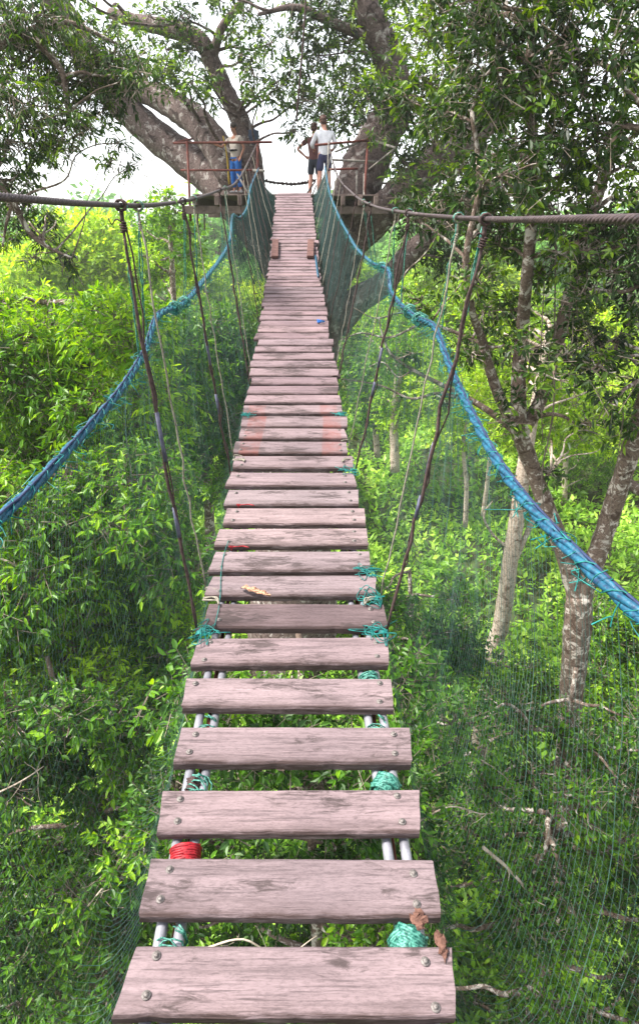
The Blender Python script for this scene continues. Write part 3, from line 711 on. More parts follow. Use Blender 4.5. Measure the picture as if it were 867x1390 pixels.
# ------------------------------------------------------------------ people
def skin(name, V, edges, rad, mat, sub=2, ell=None):
    bm = bmesh.new(); L = bm.verts.layers.skin.verify(); vs = [bm.verts.new(v) for v in V]
    for i, v in enumerate(vs):
        r = rad[i]; v[L].radius = r if isinstance(r, tuple) else (r, r); v[L].use_root = (i == 0)
    for a, b in edges: bm.edges.new((vs[a], vs[b]))
    me = bpy.data.meshes.new(name); bm.to_mesh(me); bm.free()
    o = bpy.data.objects.new(name, me); col.objects.link(o)
    md = o.modifiers.new('s', 'SKIN'); md.use_smooth_shade = True; sd = o.modifiers.new('d', 'SUBSURF'); sd.levels = sub; sd.render_levels = sub
    dg = bpy.context.evaluated_depsgraph_get(); res = bpy.data.meshes.new_from_object(o.evaluated_get(dg)); bpy.data.objects.remove(o)
    res.materials.clear(); res.materials.append(M[mat])
    for p_ in res.polygons: p_.use_smooth = True
    return res
def chainmesh(name, chains, mat, sub=2):
    V = []; E = []; Rr = []; idx = {}
    for ch in chains:
        prev = None
        for (p, r) in ch:
            key = tuple(np.round(p, 4))
            if key not in idx: idx[key] = len(V); V.append(tuple(p)); Rr.append(r)
            i = idx[key]
            if prev is not None and prev != i: E.append((prev, i))
            prev = i
    return skin(name, V, E, Rr, mat, sub)
def person(loc, rz, H, J, skinm, hairm, clothes, label, group=None, long_sleeve=False):
    """J: joints in metres for a 1.62 m figure, facing -Y local. keys: head tilt, sh/el/wr/hand per side, hip/kn/an/toe"""
    root = thing('person', loc, label, 'person', group); root.rotation_euler = (0, 0, rz); s = H / 1.62; root.scale = (s, s, s)
    def child(nm, me, par=root, label=None):
        o = bpy.data.objects.new(nm, me); o.parent = par; col.objects.link(o); ORIG[o.name] = np.zeros(3); 
        if label: o['label'] = label
        return o
    V3 = lambda *a: np.array(a, float)
    pel = V3(0, 0, .86); spn = V3(0, .01, 1.02); chest = V3(0, .01, 1.20); nk = V3(0, .015, 1.345); nk2 = V3(0, 0.005, 1.40)
    hd = nk2 + V3(J.get('hx', 0), J.get('hy', -.01), .10)
    ch = [[(pel, (.135, .10)), (spn, (.115, .09)), (chest, (.14, .10)), (nk, .062), (nk2, .050), (hd - V3(0, 0, .035), (.062, .07)), (hd + V3(0, .008, .02), (.070, .082)), (hd + V3(0, .01, .075), (.055, .062))]]
    for sd in (-1, 1):
        k = 'r' if sd < 0 else 'l'
        sh = V3(sd * .165, .01, 1.29); el, wr, ha = [V3(*J[k + n]) for n in ('el', 'wr', 'ha')]
        ch.append([(chest, (.14, .10)), (sh, .052), ((sh * .5 + el * .5), .041), (el, .034), (el * .5 + wr * .5, .031), (wr, .022), (wr * .45 + ha * .55, (.034, .018))])
        palm = wr * .45 + ha * .55; d = ha - wr; d /= np.linalg.norm(d); sidev = np.cross(d, V3(0, -1, .2)); sidev /= np.linalg.norm(sidev)
        for q, ln in enumerate((.062, .072, .068, .052)):
            b = palm + sidev * (q - 1.5) * .018; c1 = b + d * ln * .55; c2 = c1 + (d * .75 + V3(0, .25, -.45)) * ln * .5
            ch.append([(palm, (.034, .018)), (b + d * .022, .0095), (c1 + d * .01, .009), (c2 + d * .008, .0075)])
        tb = palm - sidev * .026; ch.append([(palm, (.034, .018)), (tb, .012), (tb - sidev * .02 + d * .035, .009)])
        hp = V3(sd * .085, 0, .83); kn = V3(*J[k + 'kn']); an = V3(*J[k + 'an']); toe = an + V3(sd * .02, -.15, -.045)
        ch.append([(pel, (.135, .10)), (hp, .085), (hp * .5 + kn * .5, .070), (kn, .052), (kn * .55 + an * .45 + V3(0, .02, .02), .052), (an, .034), (an + V3(0, -.04, -.035), .036), (toe, .028)])
    child('body', chainmesh('body', ch, skinm))
    # face
    hc = hd + V3(0, 0, .02); m = MB()
    m.tube([hc + V3(0, -.074, .028), hc + V3(0, -.094, -.006), hc + V3(0, -.078, -.012)], [.007, .014, .009], 8); 
    for sd in (-1, 1): m.ell(hc + V3(sd * .075, .01, .0), (.010, .02, .03), 8, 6)
    o = m.build('nose_and_ears', M[skinm], None, (0, 0, 0)); o.parent = root
    m = MB()
    for sd in (-1, 1): m.ell(hc + V3(sd * .028, -.074, .018), (.012, .008, .008), 8, 6)
    m.ell(hc + V3(0, -.072, -.042), (.024, .008, .006), 8, 6); o = m.build('eyes_and_mouth', M['hair'], None, (0, 0, 0)); o.parent = root
    # hair cap
    m = MB(); m.ell(hc + V3(0, .016, .040), (.083, .092, .082), 18, 12); 
    m.ell(hc + V3(0, .045, -.005), (.072, .060, .068), 14, 9)
    for q in range(26):
        a = rng.uniform(0, 2 * PI); e_ = rng.uniform(.2, 1.2); p = hc + V3(0, .016, .04) + V3(math.cos(a) * math.cos(e_) * .08, math.sin(a) * math.cos(e_) * .088, math.sin(e_) * .08)
        if p[1] < hc[1] - .03 and p[2] < hc[2] + .06: continue
        m.ell(p, (.02, .02, .014), 6, 4)
    o = m.build('hair', M[hairm], None, (0, 0, 0)); o.parent = root
    for (nm, mat, parts, lab) in clothes:
        cc = []
        if 'torso' in parts:
            cc = [[(V3(0, .0, .80), (.158, .125)), (pel + V3(0, 0, .04), (.155, .12)), (spn, (.142, .115)), (chest, (.165, .125)), (nk - V3(0, 0, .03), (.080, .07)), (nk + V3(0, 0, .012), (.064, .06))]]
            for k, sd in (('r', -1), ('l', 1)):
                sh = V3(sd * .168, .01, 1.285); el, wr = V3(*J[k + 'el']), V3(*J[k + 'wr'])
                if 'long' in parts: cc.append([(chest, (.165, .125)), (sh, .070), (sh * .5 + el * .5, .056), (el, .050), (el * .3 + wr * .7, .038)])
                elif 'none' in parts: cc.append([(chest, (.165, .125)), (sh, .068)])
                else: cc.append([(chest, (.165, .125)), (sh, .070), (sh * .45 + el * .55, .064)])
        if 'legs' in parts:
            cc = [[(V3(0, 0, .94), (.140, .11)), (pel, (.155, .12)), (V3(0, 0, .80), (.13, .11))]]
            for k, sd in (('r', -1), ('l', 1)):
                hp = V3(sd * .088, 0, .78); kn = V3(*J[k + 'kn']); an = V3(*J[k + 'an'])
                e_ = [(pel, (.155, .12)), (hp, .105), (hp * .5 + kn * .5, .092)]
                if 'long' in parts: e_ += [(kn, .075), (kn * .4 + an * .6, .066), (an + V3(0, 0, .05), .060)]
                else: e_ += [(hp * .15 + kn * .85, .086)]
                cc.append(e_)
        if 'belt' in parts:
            m = MB(); m.tube([V3(0, 0, .985), V3(0, 0, .99), V3(0, 0, 1.02), V3(0, 0, 1.025)], [.150, .160, .160, .150], 20, 0, True, .8); o = m.build(nm, M[mat], None, (0, 0, 0)); o.parent = root; o['label'] = lab; continue
        if 'shoes' in parts:
            for k in 'rl':
                an = V3(*J[k + 'an']); m = MB(); m.ell(an + V3(0, -.055, -.045), (.048, .125, .034), 12, 8); m.ell(an + V3(0, 0, -.02), (.045, .05, .045), 10, 6); o = m.build('shoe', M[mat], None, (0, 0, 0)); o.parent = root
            continue
        child(nm, chainmesh(nm, cc, mat), label=lab)
    return root
std = dict(rkn=(-.10, -.02, .46), lkn=(.10, -.02, .46), ran=(-.11, .02, .08), lan=(.11, .02, .08))
# boy on the left platform, seen from his front left side, hand out on the rail
J = dict(std, rel=(-.36, -.13, 1.10), rwr=(-.50, -.30, 1.18), rha=(-.54, -.37, 1.21), lel=(.255, .06, 1.05), lwr=(.235, -.06, .84), lha=(.225, -.10, .78), hx=-.02, hy=-.035)
person(A(322, 262.5, 17.0), R(-38), 1.50, J, 'skin_tan', 'hair', [('shirt', 'cream', ('torso',), 'cream short sleeved shirt'), ('trousers', 'bluec', ('legs', 'long'), 'bright blue trousers'), ('waist_belt', 'black', ('belt',), 'black waist belt'), ('shoe', 'bulb', ('shoes',), None)],
       'person with dark hair in cream T-shirt and bright blue trousers holding the left railing')
J = dict(std, lel=(.40, .10, 1.08), lwr=(.235, -.02, .93), lha=(.17, -.04, .90), rel=(-.24, .0, 1.05), rwr=(-.25, -.12, .86), rha=(-.25, -.16, .79), hx=.01)
zR = zf
person((xat(427, 16.9, zR), 16.9, zR), R(180 - 14), 1.60, J, 'skin', 'hair_br', [('shirt', 'maroon', ('torso',), 'maroon T-shirt'), ('shorts', 'greyc', ('legs',), 'dark grey shorts'), ('shoe', 'bulb', ('shoes',), None)],
       'person seen from behind in maroon T-shirt and dark shorts, one hand on hip')
J = dict(std, lel=(.28, -.05, 1.06), lwr=(.20, -.22, .98), lha=(.18, -.29, .97), rel=(-.26, .02, 1.06), rwr=(-.22, -.18, .98), rha=(-.20, -.26, .97), hx=.03)
person((xat(440, 16.1, zR), 16.1, zR), R(180 + 8), 1.63, J, 'skin', 'hair_br', [('shirt', 'whitec', ('torso', 'long'), 'white loose long-sleeved shirt'), ('shorts', 'navyc', ('legs',), 'navy shorts'), ('shoe', 'bulb', ('shoes',), None)],
       'person seen from behind in white shirt and navy shorts leaning on the right railing')

# ------------------------------------------------------------------ foliage
def unit(v): return v / (np.linalg.norm(v, axis=-1, keepdims=True) + 1e-9)
class Foliage:
    def __init__(s): s.B = []; s.D = []; s.N = []; s.L = []; s.W = []; s.t = []; s.TB = []; s.TD = []; s.TR = []
    def twigs(s, base, axis, k, tl, L, W, droop=0.3, spread=0.75, tint=0.4, planar=False, tipbright=0.3, stick=0.003):
        n = len(base); axis = unit(axis); U = unit(np.cross(axis, rng.normal(size=(n, 3)) * .4 + np.array([0, 0, 1.0]))); V = np.cross(U, axis)
        tl = tl * rng.uniform(.6, 1.3, n); tint = np.broadcast_to(tint, (n,)); 
        for j in range(k):
            f = 0.15 + 0.85 * (j + 1) / k
            if planar: ph = (0 if j % 2 else PI) + rng.normal(0, .35, n)
            else: ph = j * 2.4 + rng.uniform(0, 2 * PI, n)
            sd = np.cos(ph)[:, None] * U + np.sin(ph)[:, None] * V
            last = (j == k - 1); a = 0.9 if last else 0.45
            D = unit(axis * a + sd * (0.25 if last else spread) + np.array([0, 0, -1.]) * droop * rng.uniform(.4, 1.5, n)[:, None] + rng.normal(0, .12, (n, 3)))
            b = base + axis * (tl * f)[:, None] - np.array([0, 0, 1.]) * (droop * .25 * tl * f * f)[:, None]
            s.B.append(b); s.D.append(D); s.N.append(np.array([0, 0, 1.]) + rng.normal(0, .45, (n, 3)))
            l = L * rng.uniform(.5, 1.3, n); s.L.append(l); s.W.append(l * W / L * rng.uniform(.7, 1.3, n))
            s.t.append(np.clip(tint + tipbright * (f - .6) + rng.normal(0, .14, n), 0, 1))
        s.TB.append(base); s.TD.append(axis * tl[:, None]); s.TR.append(np.full(n, stick))
    def clump(s, c, r, leaf, k=8, cover=2.4, tl=None, flat=0.75, droop=0.3, tint=0.4, up=0.35, **kw):
        L, W = leaf; tl = tl or L * 2.0
        n = max(6, int(cover * PI * r * r / (0.30 * L * W) / k))
        d = unit(rng.normal(size=(n, 3))); rad = r * rng.uniform(0.0, 1, n) ** 0.42
        lump = 1 + .22 * np.sin(d[:, 0] * 5 + c[0] * 7) * np.cos(d[:, 1] * 4.3 + c[2] * 5)
        p = c + d * (rad * lump)[:, None] * np.array([1, 1, flat])
        ax = unit(d * .8 + rng.normal(0, .45, (n, 3)) + np.array([0, 0, up]))
        tt = tint + rng.normal(0, .10) + rng.normal(0, .12, n)
        s.twigs(p - ax * tl * .5, ax, k, tl, L, W, droop, tint=tt, **kw)
    def mesh(s, name, leafmat, twigmat, simple=False, sticks=True):
        B = np.vstack(s.B); D = np.vstack(s.D); Nn = np.vstack(s.N); L = np.concatenate(s.L); W = np.concatenate(s.W); t = np.concatenate(s.t); n = len(B)
        S = unit(np.cross(D, Nn)); N2 = np.cross(S, D); Lc, Wc = L[:, None], W[:, None]
        if simple:
            V = np.stack([B, B + D * Lc * .45 + S * Wc * .5 + N2 * Wc * .12, B + D * Lc, B + D * Lc * .45 - S * Wc * .5 + N2 * Wc * .12], 1).reshape(-1, 3)
            F = [np.arange(4 * n).reshape(n, 4)]; mi = [np.zeros(n)]; ft = [t]
        else:
            f = Wc * .16
            V = np.stack([B, B + D * Lc * .24 + S * Wc * .40 + N2 * f, B + D * Lc * .60 + S * Wc * .42 + N2 * (f * .6), B + D * Lc * .98 - N2 * Lc * .13,
                          B + D * Lc * .60 - S * Wc * .42 + N2 * (f * .6), B + D * Lc * .24 - S * Wc * .40 + N2 * f], 1).reshape(-1, 3)
            b = np.arange(n)[:, None] * 6
            F = [np.vstack([b + np.array([0, 1, 2, 3]), b + np.array([0, 3, 4, 5])])]; mi = [np.zeros(2 * n)]; ft = [t, t]
        if sticks and s.TB:
            TB = np.vstack(s.TB); TD = np.vstack(s.TD); TR = np.concatenate(s.TR)[:, None]; m = len(TB); U = unit(np.cross(TD, [0.3, 0.2, 1.])); Wv = unit(np.cross(U, TD)); ring = []
            for e, q in ((TB - TD * .7, 1.6), (TB + TD, .6)):
                for a in (0, 2.094, 4.189): ring.append(e + (math.cos(a) * U + math.sin(a) * Wv) * TR * q)
            SV = np.stack(ring, 1).reshape(-1, 3); b = np.arange(m)[:, None] * 6 + len(V)
            F.append(np.vstack([b + np.array([0, 1, 4, 3]), b + np.array([1, 2, 5, 4]), b + np.array([2, 0, 3, 5])])); mi.append(np.ones(3 * m)); ft.append(np.zeros(3 * m)); V = np.vstack([V, SV])
        return V, F, np.concatenate(mi), np.concatenate(ft), [leafmat, twigmat]
    def build(s, name, leafmat, parent=None, origin=None, simple=False, sticks=True, twigmat=None):
        V, F, mi, ft, mats = s.mesh(name, M[leafmat], M[twigmat or 'twig'], simple, sticks)
        origin = ORIG[parent.name] if origin is None else np.array(origin)
        me = mesh_np(name, V - origin, F, mats, mi, {'tint': ('FACE', ft)}, False)
        o = bpy.data.objects.new(name, me); put(o, origin, parent); return o
LEAVES = 0
def crook(a, b, n=7, amp=0.08, sag=0.0):
    a, b = np.array(a, float), np.array(b, float); L = np.linalg.norm(b - a); t = np.linspace(0, 1, n)[:, None]
    P = a + (b - a) * t; w = rng.normal(0, amp * L * .35, (n, 3)); w[0] = w[-1] = 0; w = (w + np.roll(w, 1, 0)) / 2; w[0] = w[-1] = 0
    P = P + w; P[:, 2] += (sag * L * 4 * t * (1 - t))[:, 0]; return smooth_path(P, 3)
def region(n, pr, yr, hr, rr):
    """n blob centres spread over a patch of the scene"""
    out = []
    for _ in range(n):
        best = None
        for _ in range(14):
            c = (rng.uniform(*pr), rng.uniform(*yr)); d = min([math.hypot(c[0] - o[0], c[1] - o[1]) for o in out] + [1e9])
            if best is None or d > best[1]: best = (c, d)
        out.append((best[0][0], best[0][1], rng.uniform(*hr), rng.uniform(*rr)))
    return [(ath(a, b, h), r) for a, b, h, r in out]
def tree(name, label, cat, base, stems, clumps, leaf, leafmat='lf_lush', barkmat='bark', group=None, k=8, cover=2.4, tints=(0.3, 0.6), limb_r=0.045, sub=5, fol=None, flat=.75, simple=False, attach=True, **kw):
    """stems: list of (path, radii); every clump hangs on a limb grown from the nearest stem point below it"""
    if not simple: leaf = (leaf[0] * .80, leaf[1] * .82)
    t = thing(name, base, label, cat, group); mb = MB(); pts = []
    for P, r in stems:
        P = smooth_path(P, 6); mb.tube(P, r, 12, 0, True, 1, 0.035); rr = np.interp(np.linspace(0, 1, len(P)), np.linspace(0, 1, len(r)), r); pts += [(p, q) for p, q in zip(P, rr)]
    br = mb; PA = np.array([p for p, _ in pts]); RA = np.array([q for _, q in pts]); F = Foliage() if fol is None else fol
    for c, r in clumps:
        if attach:
            d = np.linalg.norm(PA - c, axis=1) + np.maximum(0, PA[:, 2] - c[2]) * 1.5; i = int(np.argmin(d + rng.uniform(0, .5, len(d)))); lr = min(limb_r * rng.uniform(.8, 1.4), RA[i] * .8)
            br.tube(crook(PA[i], c, 7, .13, .03), [lr, lr * .6, lr * .35], 7)
        for _ in range(sub):
            e = c + unit(rng.normal(size=3) + np.array([0, 0, .25])) * r * rng.uniform(.6, .95) * np.array([1, 1, flat]); br.tube(crook(c, e, 5, .2), [limb_r * .35, limb_r * .12], 5, 0, False)
        F.clump(c, r, leaf, k, cover, tint=rng.uniform(*tints), flat=flat, **kw)
    mb.build('trunk', M[barkmat], t)
    F.build('crown', leafmat, t, simple=simple)
    return t

# host tree: giant mottled trunk with heavy limbs
ht = [([ath(398, 760, 17.2), ath(400, 660, 17.2), ath(405, 560, 17.2), ath(415, 470, 17.2), ath(425, 400, 17.2), ath(418, 340, 17.4)], [1.15, 1.0, .92, .90, .92, .8]),
      ([ath(420, 410, 17.3), ath(385, 345, 17.6), ath(338, 290, 18.2), ath(288, 240, 18.8), ath(236, 203, 19.2), ath(188, 164, 19.4), ath(140, 112, 19.4), ath(105, 50, 19.3), ath(70, -10, 19), ath(40, -80, 18.5)], [.75, .72, .62, .52, .42, .40, .38, .35, .30, .25]),
      ([ath(330, 275, 18.0), ath(314, 232, 17.8), ath(292, 196, 18.0), ath(264, 163, 18.4), ath(232, 141, 18.8), ath(205, 128, 19.1), ath(175, 118, 19.5)], [.36, .42, .38, .36, .34, .30, .22]),
      ([ath(345, 290, 17.8), ath(343, 240, 17.9), ath(336, 195, 18), ath(322, 155, 18), ath(303, 118, 18), ath(288, 85, 18), ath(272, 55, 18), ath(235, 40, 18.2), ath(190, 30, 18.6), ath(150, 18, 19)], [.30, .30, .27, .23, .22, .21, .20, .2, .17, .12]),
      ([ath(432, 405, 17.2), ath(462, 335, 17.2), ath(478, 280, 17.3), ath(492, 235, 17.5), ath(512, 190, 17.6), ath(535, 150, 17.5), ath(535, 110, 17), ath(520, 60, 16.8), ath(500, 15, 16.6), ath(482, -60, 16.5)], [.62, .62, .58, .56, .5, .42, .36, .32, .28, .2]),
      ([ath(455, 440, 17.2), ath(485, 408, 16.9), ath(520, 385, 16.6), ath(560, 340, 16.2), ath(610, 300, 16), ath(670, 250, 15.5)], [.42, .36, .30, .25, .2, .12]),
      ([ath(470, 330, 17.3), ath(515, 290, 17.0), ath(560, 250, 16.8), ath(610, 205, 16.8), ath(690, 140, 17), ath(780, 60, 17)], [.5, .46, .40, .36, .32, .22]),
      ([ath(288, 85, 18), ath(300, 40, 17.8), ath(330, 0, 17.5), ath(360, -50, 17)], [.12, .1, .08, .05]), ([ath(520, 60, 16.8), ath(450, 30, 16.4), ath(400, 10, 16.2), ath(350, 20, 16)], [.12, .10, .07, .03])]
hc = [(160, 30), (205, 12), (250, 20), (300, 8), (345, 20), (395, 10), (440, 15), (170, 75), (215, 62), (262, 50), (322, 45), (365, 60), (405, 45), (432, 70), (355, 95), (385, 110), (408, 130), (432, 130),
      (470, 60), (505, 110), (545, 60), (545, 160), (585, 110), (600, 170), (640, 130), (575, 215), (610, 230), (590, 290), (640, 290), (620, 350), (570, 340), (215, 102), (520, 20), (460, 110), (455, 165), (480, 150), (660, 200), (690, 120), (690, 240), (10, -20), (100, -20), (480, 10)]
hcl = [(ath(a + rng.normal(0, 5), b + rng.normal(0, 5), rng.uniform(18.2, 20) if 430 < a < 560 and b > 100 else rng.uniform(15.8, 18)), rng.uniform(.38, .68) if a < 440 else rng.uniform(.75, 1.1)) for a, b in hc]
hcl += [(ath(a, b, rng.uniform(15.4, 16.2)), .48) for a, b in ((520, 178), (546, 214), (545, 250), (508, 146), (570, 262), (500, 118), (535, 120), (580, 160))]
hcl += [(ath(a, b, rng.uniform(15, 17)), .38) for a, b in ((262, 118), (285, 130), (225, 88), (345, 128), (398, 175), (395, 95), (330, 75), (283, 105), (240, 108))]
base = ath(398, 760, 17.2); base[2] = E20 - 13
ht[0] = ([base, *ht[0][0]], [1.6, *ht[0][1]])
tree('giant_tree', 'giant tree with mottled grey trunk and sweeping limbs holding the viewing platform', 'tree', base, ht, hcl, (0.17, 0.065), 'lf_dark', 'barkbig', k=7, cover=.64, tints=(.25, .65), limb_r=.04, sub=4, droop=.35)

# right hand tree in front: forked spotted trunk, dark leaves against the light
h = 7.6; b0 = ath(755, 1290, h); b0[2] = E20 - 13
rt = [([b0, ath(755, 1290, h), ath(764, 1100, h), ath(776, 930, h), ath(783, 850, h), ath(786, 805, h)], [.24, .19, .17, .17, .19, .17]),
      ([ath(785, 820, h), ath(768, 760, h), ath(742, 690, h), ath(718, 625, h), ath(704, 585, h - .1)], [.14, .12, .11, .10, .10]),
      ([ath(704, 590, h - .1), ath(680, 545, h), ath(664, 500, h), ath(655, 465, h), ath(640, 420, h - .3), ath(632, 350, h - .5), ath(650, 250, h - .6), ath(640, 150, h - .6)], [.085, .07, .06, .05, .04, .035, .03, .02]),
      ([ath(704, 590, h - .1), ath(703, 520, h), ath(707, 460, h), ath(714, 380, h - .3), ath(722, 280, h - .4), ath(722, 180, h - .5), ath(718, 80, h - .5), ath(735, -20, h - .5)], [.10, .09, .08, .065, .055, .05, .04, .03]),
      ([ath(706, 590, h - .1), ath(732, 545, h), ath(752, 480, h), ath(772, 400, h), ath(793, 320, h + .2), ath(820, 235, h + .3), ath(845, 150, h + .3), ath(868, 90, h + .3), ath(885, 30, h)], [.09, .08, .075, .07, .07, .065, .055, .045, .03]),
      ([ath(786, 815, h), ath(812, 745, h - .1), ath(836, 672, h - .2), ath(860, 595, h - .4), ath(884, 510, h - .6), ath(900, 400, h - .8), ath(905, 280, h - 1), ath(880, 150, h - 1.1)], [.14, .125, .115, .105, .09, .08, .06, .04]),
      ([ath(704, 590, h), ath(660, 556, h + .1), ath(610, 528, h + .2), ath(560, 502, h + .3), ath(530, 480, h + .3), ath(518, 452, h + .3), ath(514, 430, h + .3)], [.05, .04, .03, .022, .017, .012, .008]),
      ([ath(640, 545, h + .1), ath(595, 534, h + .3), ath(558, 541, h + .4), ath(515, 523, h + .5), ath(462, 514, h + .6)], [.022, .02, .016, .012, .006]),
      ([ath(660, 470, h), ath(620, 452, h + .2), ath(575, 440, h + .3), ath(530, 458, h + .4), ath(490, 452, h + .5), ath(462, 462, h + .5)], [.025, .022, .018, .014, .010, .006]),
      ([ath(575, 440, h + .3), ath(545, 425, h + .4), ath(510, 432, h + .4), ath(480, 418, h + .5)], [.014, .012, .009, .005]),
      ([ath(560, 502, h + .3), ath(540, 512, h + .3), ath(520, 492, h + .3), ath(500, 498, h + .4)], [.012, .010, .008, .004]),
      ([ath(850, 655, h - .2), ath(880, 668, h - .3), ath(930, 640, h - .5)], [.07, .06, .04])]
rc = region(36, (620, 900), (-40, 330), (6.3, 9.0), (.36, .62)) + region(15, (640, 880), (330, 480), (6.3, 8.2), (.28, .48)) + region(8, (740, 890), (480, 590), (6.2, 7.6), (.20, .34)) + region(9, (540, 650), (-40, 130), (7.6, 9.2), (.34, .5)) + region(5, (580, 650), (140, 290), (7.6, 9.2), (.3, .42)) \
     + region(5, (560, 660), (290, 420), (7.4, 8.6), (.25, .4)) + [(ath(692, 572, 7.3), .22), (ath(710, 540, 7.4), .25), (ath(640, 480, 7.4), .2), (ath(745, 640, 7.5), .15), (ath(800, 500, 7), .3), (ath(600, 540, 7.8), .12), (ath(560, 480, 7.9), .12)]
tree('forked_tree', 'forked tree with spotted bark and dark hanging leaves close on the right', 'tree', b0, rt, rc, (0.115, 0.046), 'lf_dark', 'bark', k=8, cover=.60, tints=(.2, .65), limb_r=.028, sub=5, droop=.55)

# overhanging tree whose branches enter at the top left
b1 = np.array([-5.6, 6.5, E20 - 13])
ot = [([b1, b1 + [.2, .2, 6], b1 + [.1, .4, 12], b1 + [.5, .8, 16.5]], [.34, .28, .24, .16]),
      ([b1 + [.1, .4, 13], ath(-60, 190, 7.2), ath(-10, 240, 7.4), ath(18, 275, 7.5), ath(40, 315, 7.6), ath(65, 335, 7.6), ath(98, 350, 7.5)], [.12, .08, .05, .035, .028, .02, .01]),
      ([b1 + [.3, .6, 15], ath(-40, 60, 7.6), ath(30, 45, 8), ath(80, 90, 8), ath(90, 130, 8), ath(92, 165, 8)], [.12, .08, .05, .035, .025, .015]),
      ([ath(30, 45, 8), ath(90, 30, 8.2), ath(160, 60, 8.3)], [.04, .03, .015]), ([ath(18, 275, 7.5), ath(10, 300, 7.5), ath(4, 335, 7.5)], [.02, .018, .01])]
oc = [(-30, 20, .5), (20, 25, .45), (60, 60, .45), (25, 85, .5), (105, 50, .42), (150, 75, .38), (75, 110, .45), (30, 140, .45), (120, 115, .42), (165, 105, .3), (75, 160, .38), (20, 190, .42), (60, 200, .32), (110, 165, .28), (150, 145, .25), (188, 95, .2),
      (-10, 240, .4), (30, 240, .26), (85, 195, .22), (160, 195, .16), (178, 225, .14), (150, 220, .1), (10, 280, .24), (35, 305, .22), (60, 325, .2), (88, 345, .16), (30, 275, .2), (65, 290, .18), (45, 350, .13), (100, 362, .10), (-30, 120, .5), (-40, 320, .4), (130, 85, .35), (50, 20, .4), (72, 302, .12), (20, 325, .12)]
ocl = [(ath(a, b, rng.uniform(7.4, 8.6)), r) for a, b, r in oc]
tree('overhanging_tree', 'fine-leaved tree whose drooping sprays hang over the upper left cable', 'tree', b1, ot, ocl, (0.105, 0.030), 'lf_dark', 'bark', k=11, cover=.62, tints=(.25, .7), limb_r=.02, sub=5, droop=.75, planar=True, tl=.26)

def simple_stem(clumps, dx=0.0, dy=0.4, r=0.12, zb=-13.0):
    C = np.array([c for c, _ in clumps]); m = C.mean(0); b = np.array([m[0] + dx, m[1] + dy, E20 + zb]); top = m + [0, dy, C[:, 2].max() - m[2]]
    return b, [([b, b + (top - b) * .3 + rng.normal(0, .12, 3), b + (top - b) * .65 + rng.normal(0, .15, 3), top], [r, r * .8, r * .6, r * .25])]
def bushy(name, label, clumps, leaf, mat, bark='bark', r=.12, **kw):
    b, st = simple_stem(clumps, rng.normal(0, .2), .4, r); return tree(name, label, kw.pop('cat', 'tree'), b, st, clumps, leaf, mat, bark, **kw)
# left hand foliage
bushy('leafy_tree', 'bright green broad-crowned tree filling the view left of the blue rope', region(34, (-90, 215), (455, 660), (8.2, 10.5), (.5, .8)) + region(9, (-60, 215), (410, 450), (9.5, 10.8), (.3, .5)), (.155, .052), 'lf_lush', k=7, cover=1.7, tints=(.42, .85), droop=.45, r=.2)
bushy('leafy_tree', 'lush tree with long drooping leaves below the blue rope beside the near net', region(36, (-80, 250), (650, 960), (6.0, 7.4), (.42, .66)), (.135, .046), 'lf_lush', k=7, cover=1.7, tints=(.28, .78), droop=.5, r=.16)
bushy('leafy_tree', 'darker green tree seen through the left net beside the middle of the deck', region(18, (215, 360), (440, 660), (10.8, 13.0), (.55, .85)), (.14, .055), 'lf_lush', k=7, cover=1.7, tints=(.15, .5), droop=.4, r=.18)
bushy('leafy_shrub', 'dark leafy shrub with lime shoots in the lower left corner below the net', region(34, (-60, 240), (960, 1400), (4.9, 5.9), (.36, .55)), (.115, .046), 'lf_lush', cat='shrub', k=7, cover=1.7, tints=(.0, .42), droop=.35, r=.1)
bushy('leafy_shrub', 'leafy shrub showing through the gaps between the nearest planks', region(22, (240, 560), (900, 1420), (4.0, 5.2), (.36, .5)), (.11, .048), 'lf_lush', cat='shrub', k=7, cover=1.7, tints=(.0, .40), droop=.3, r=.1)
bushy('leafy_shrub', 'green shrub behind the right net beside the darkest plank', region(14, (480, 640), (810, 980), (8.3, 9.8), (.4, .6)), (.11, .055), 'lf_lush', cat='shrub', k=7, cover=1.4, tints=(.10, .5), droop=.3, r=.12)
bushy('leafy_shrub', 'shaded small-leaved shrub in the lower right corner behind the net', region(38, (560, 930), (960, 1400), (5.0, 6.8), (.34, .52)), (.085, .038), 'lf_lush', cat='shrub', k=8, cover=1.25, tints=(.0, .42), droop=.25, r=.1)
bushy('leafy_shrub', 'yellow-green shrub right of the forked tree trunk', region(14, (800, 930), (820, 980), (8.6, 10), (.45, .7)), (.10, .045), 'lf_lush', cat='shrub', k=8, cover=1.3, tints=(.3, .8), droop=.25, r=.1)
bushy('leafy_shrub', 'low green shrub at the foot of the pale slender trunk', region(8, (620, 740), (890, 980), (8.6, 9.8), (.35, .5)), (.10, .045), 'lf_lush', cat='shrub', k=8, cover=1.3, tints=(.25, .65), droop=.25, r=.1)
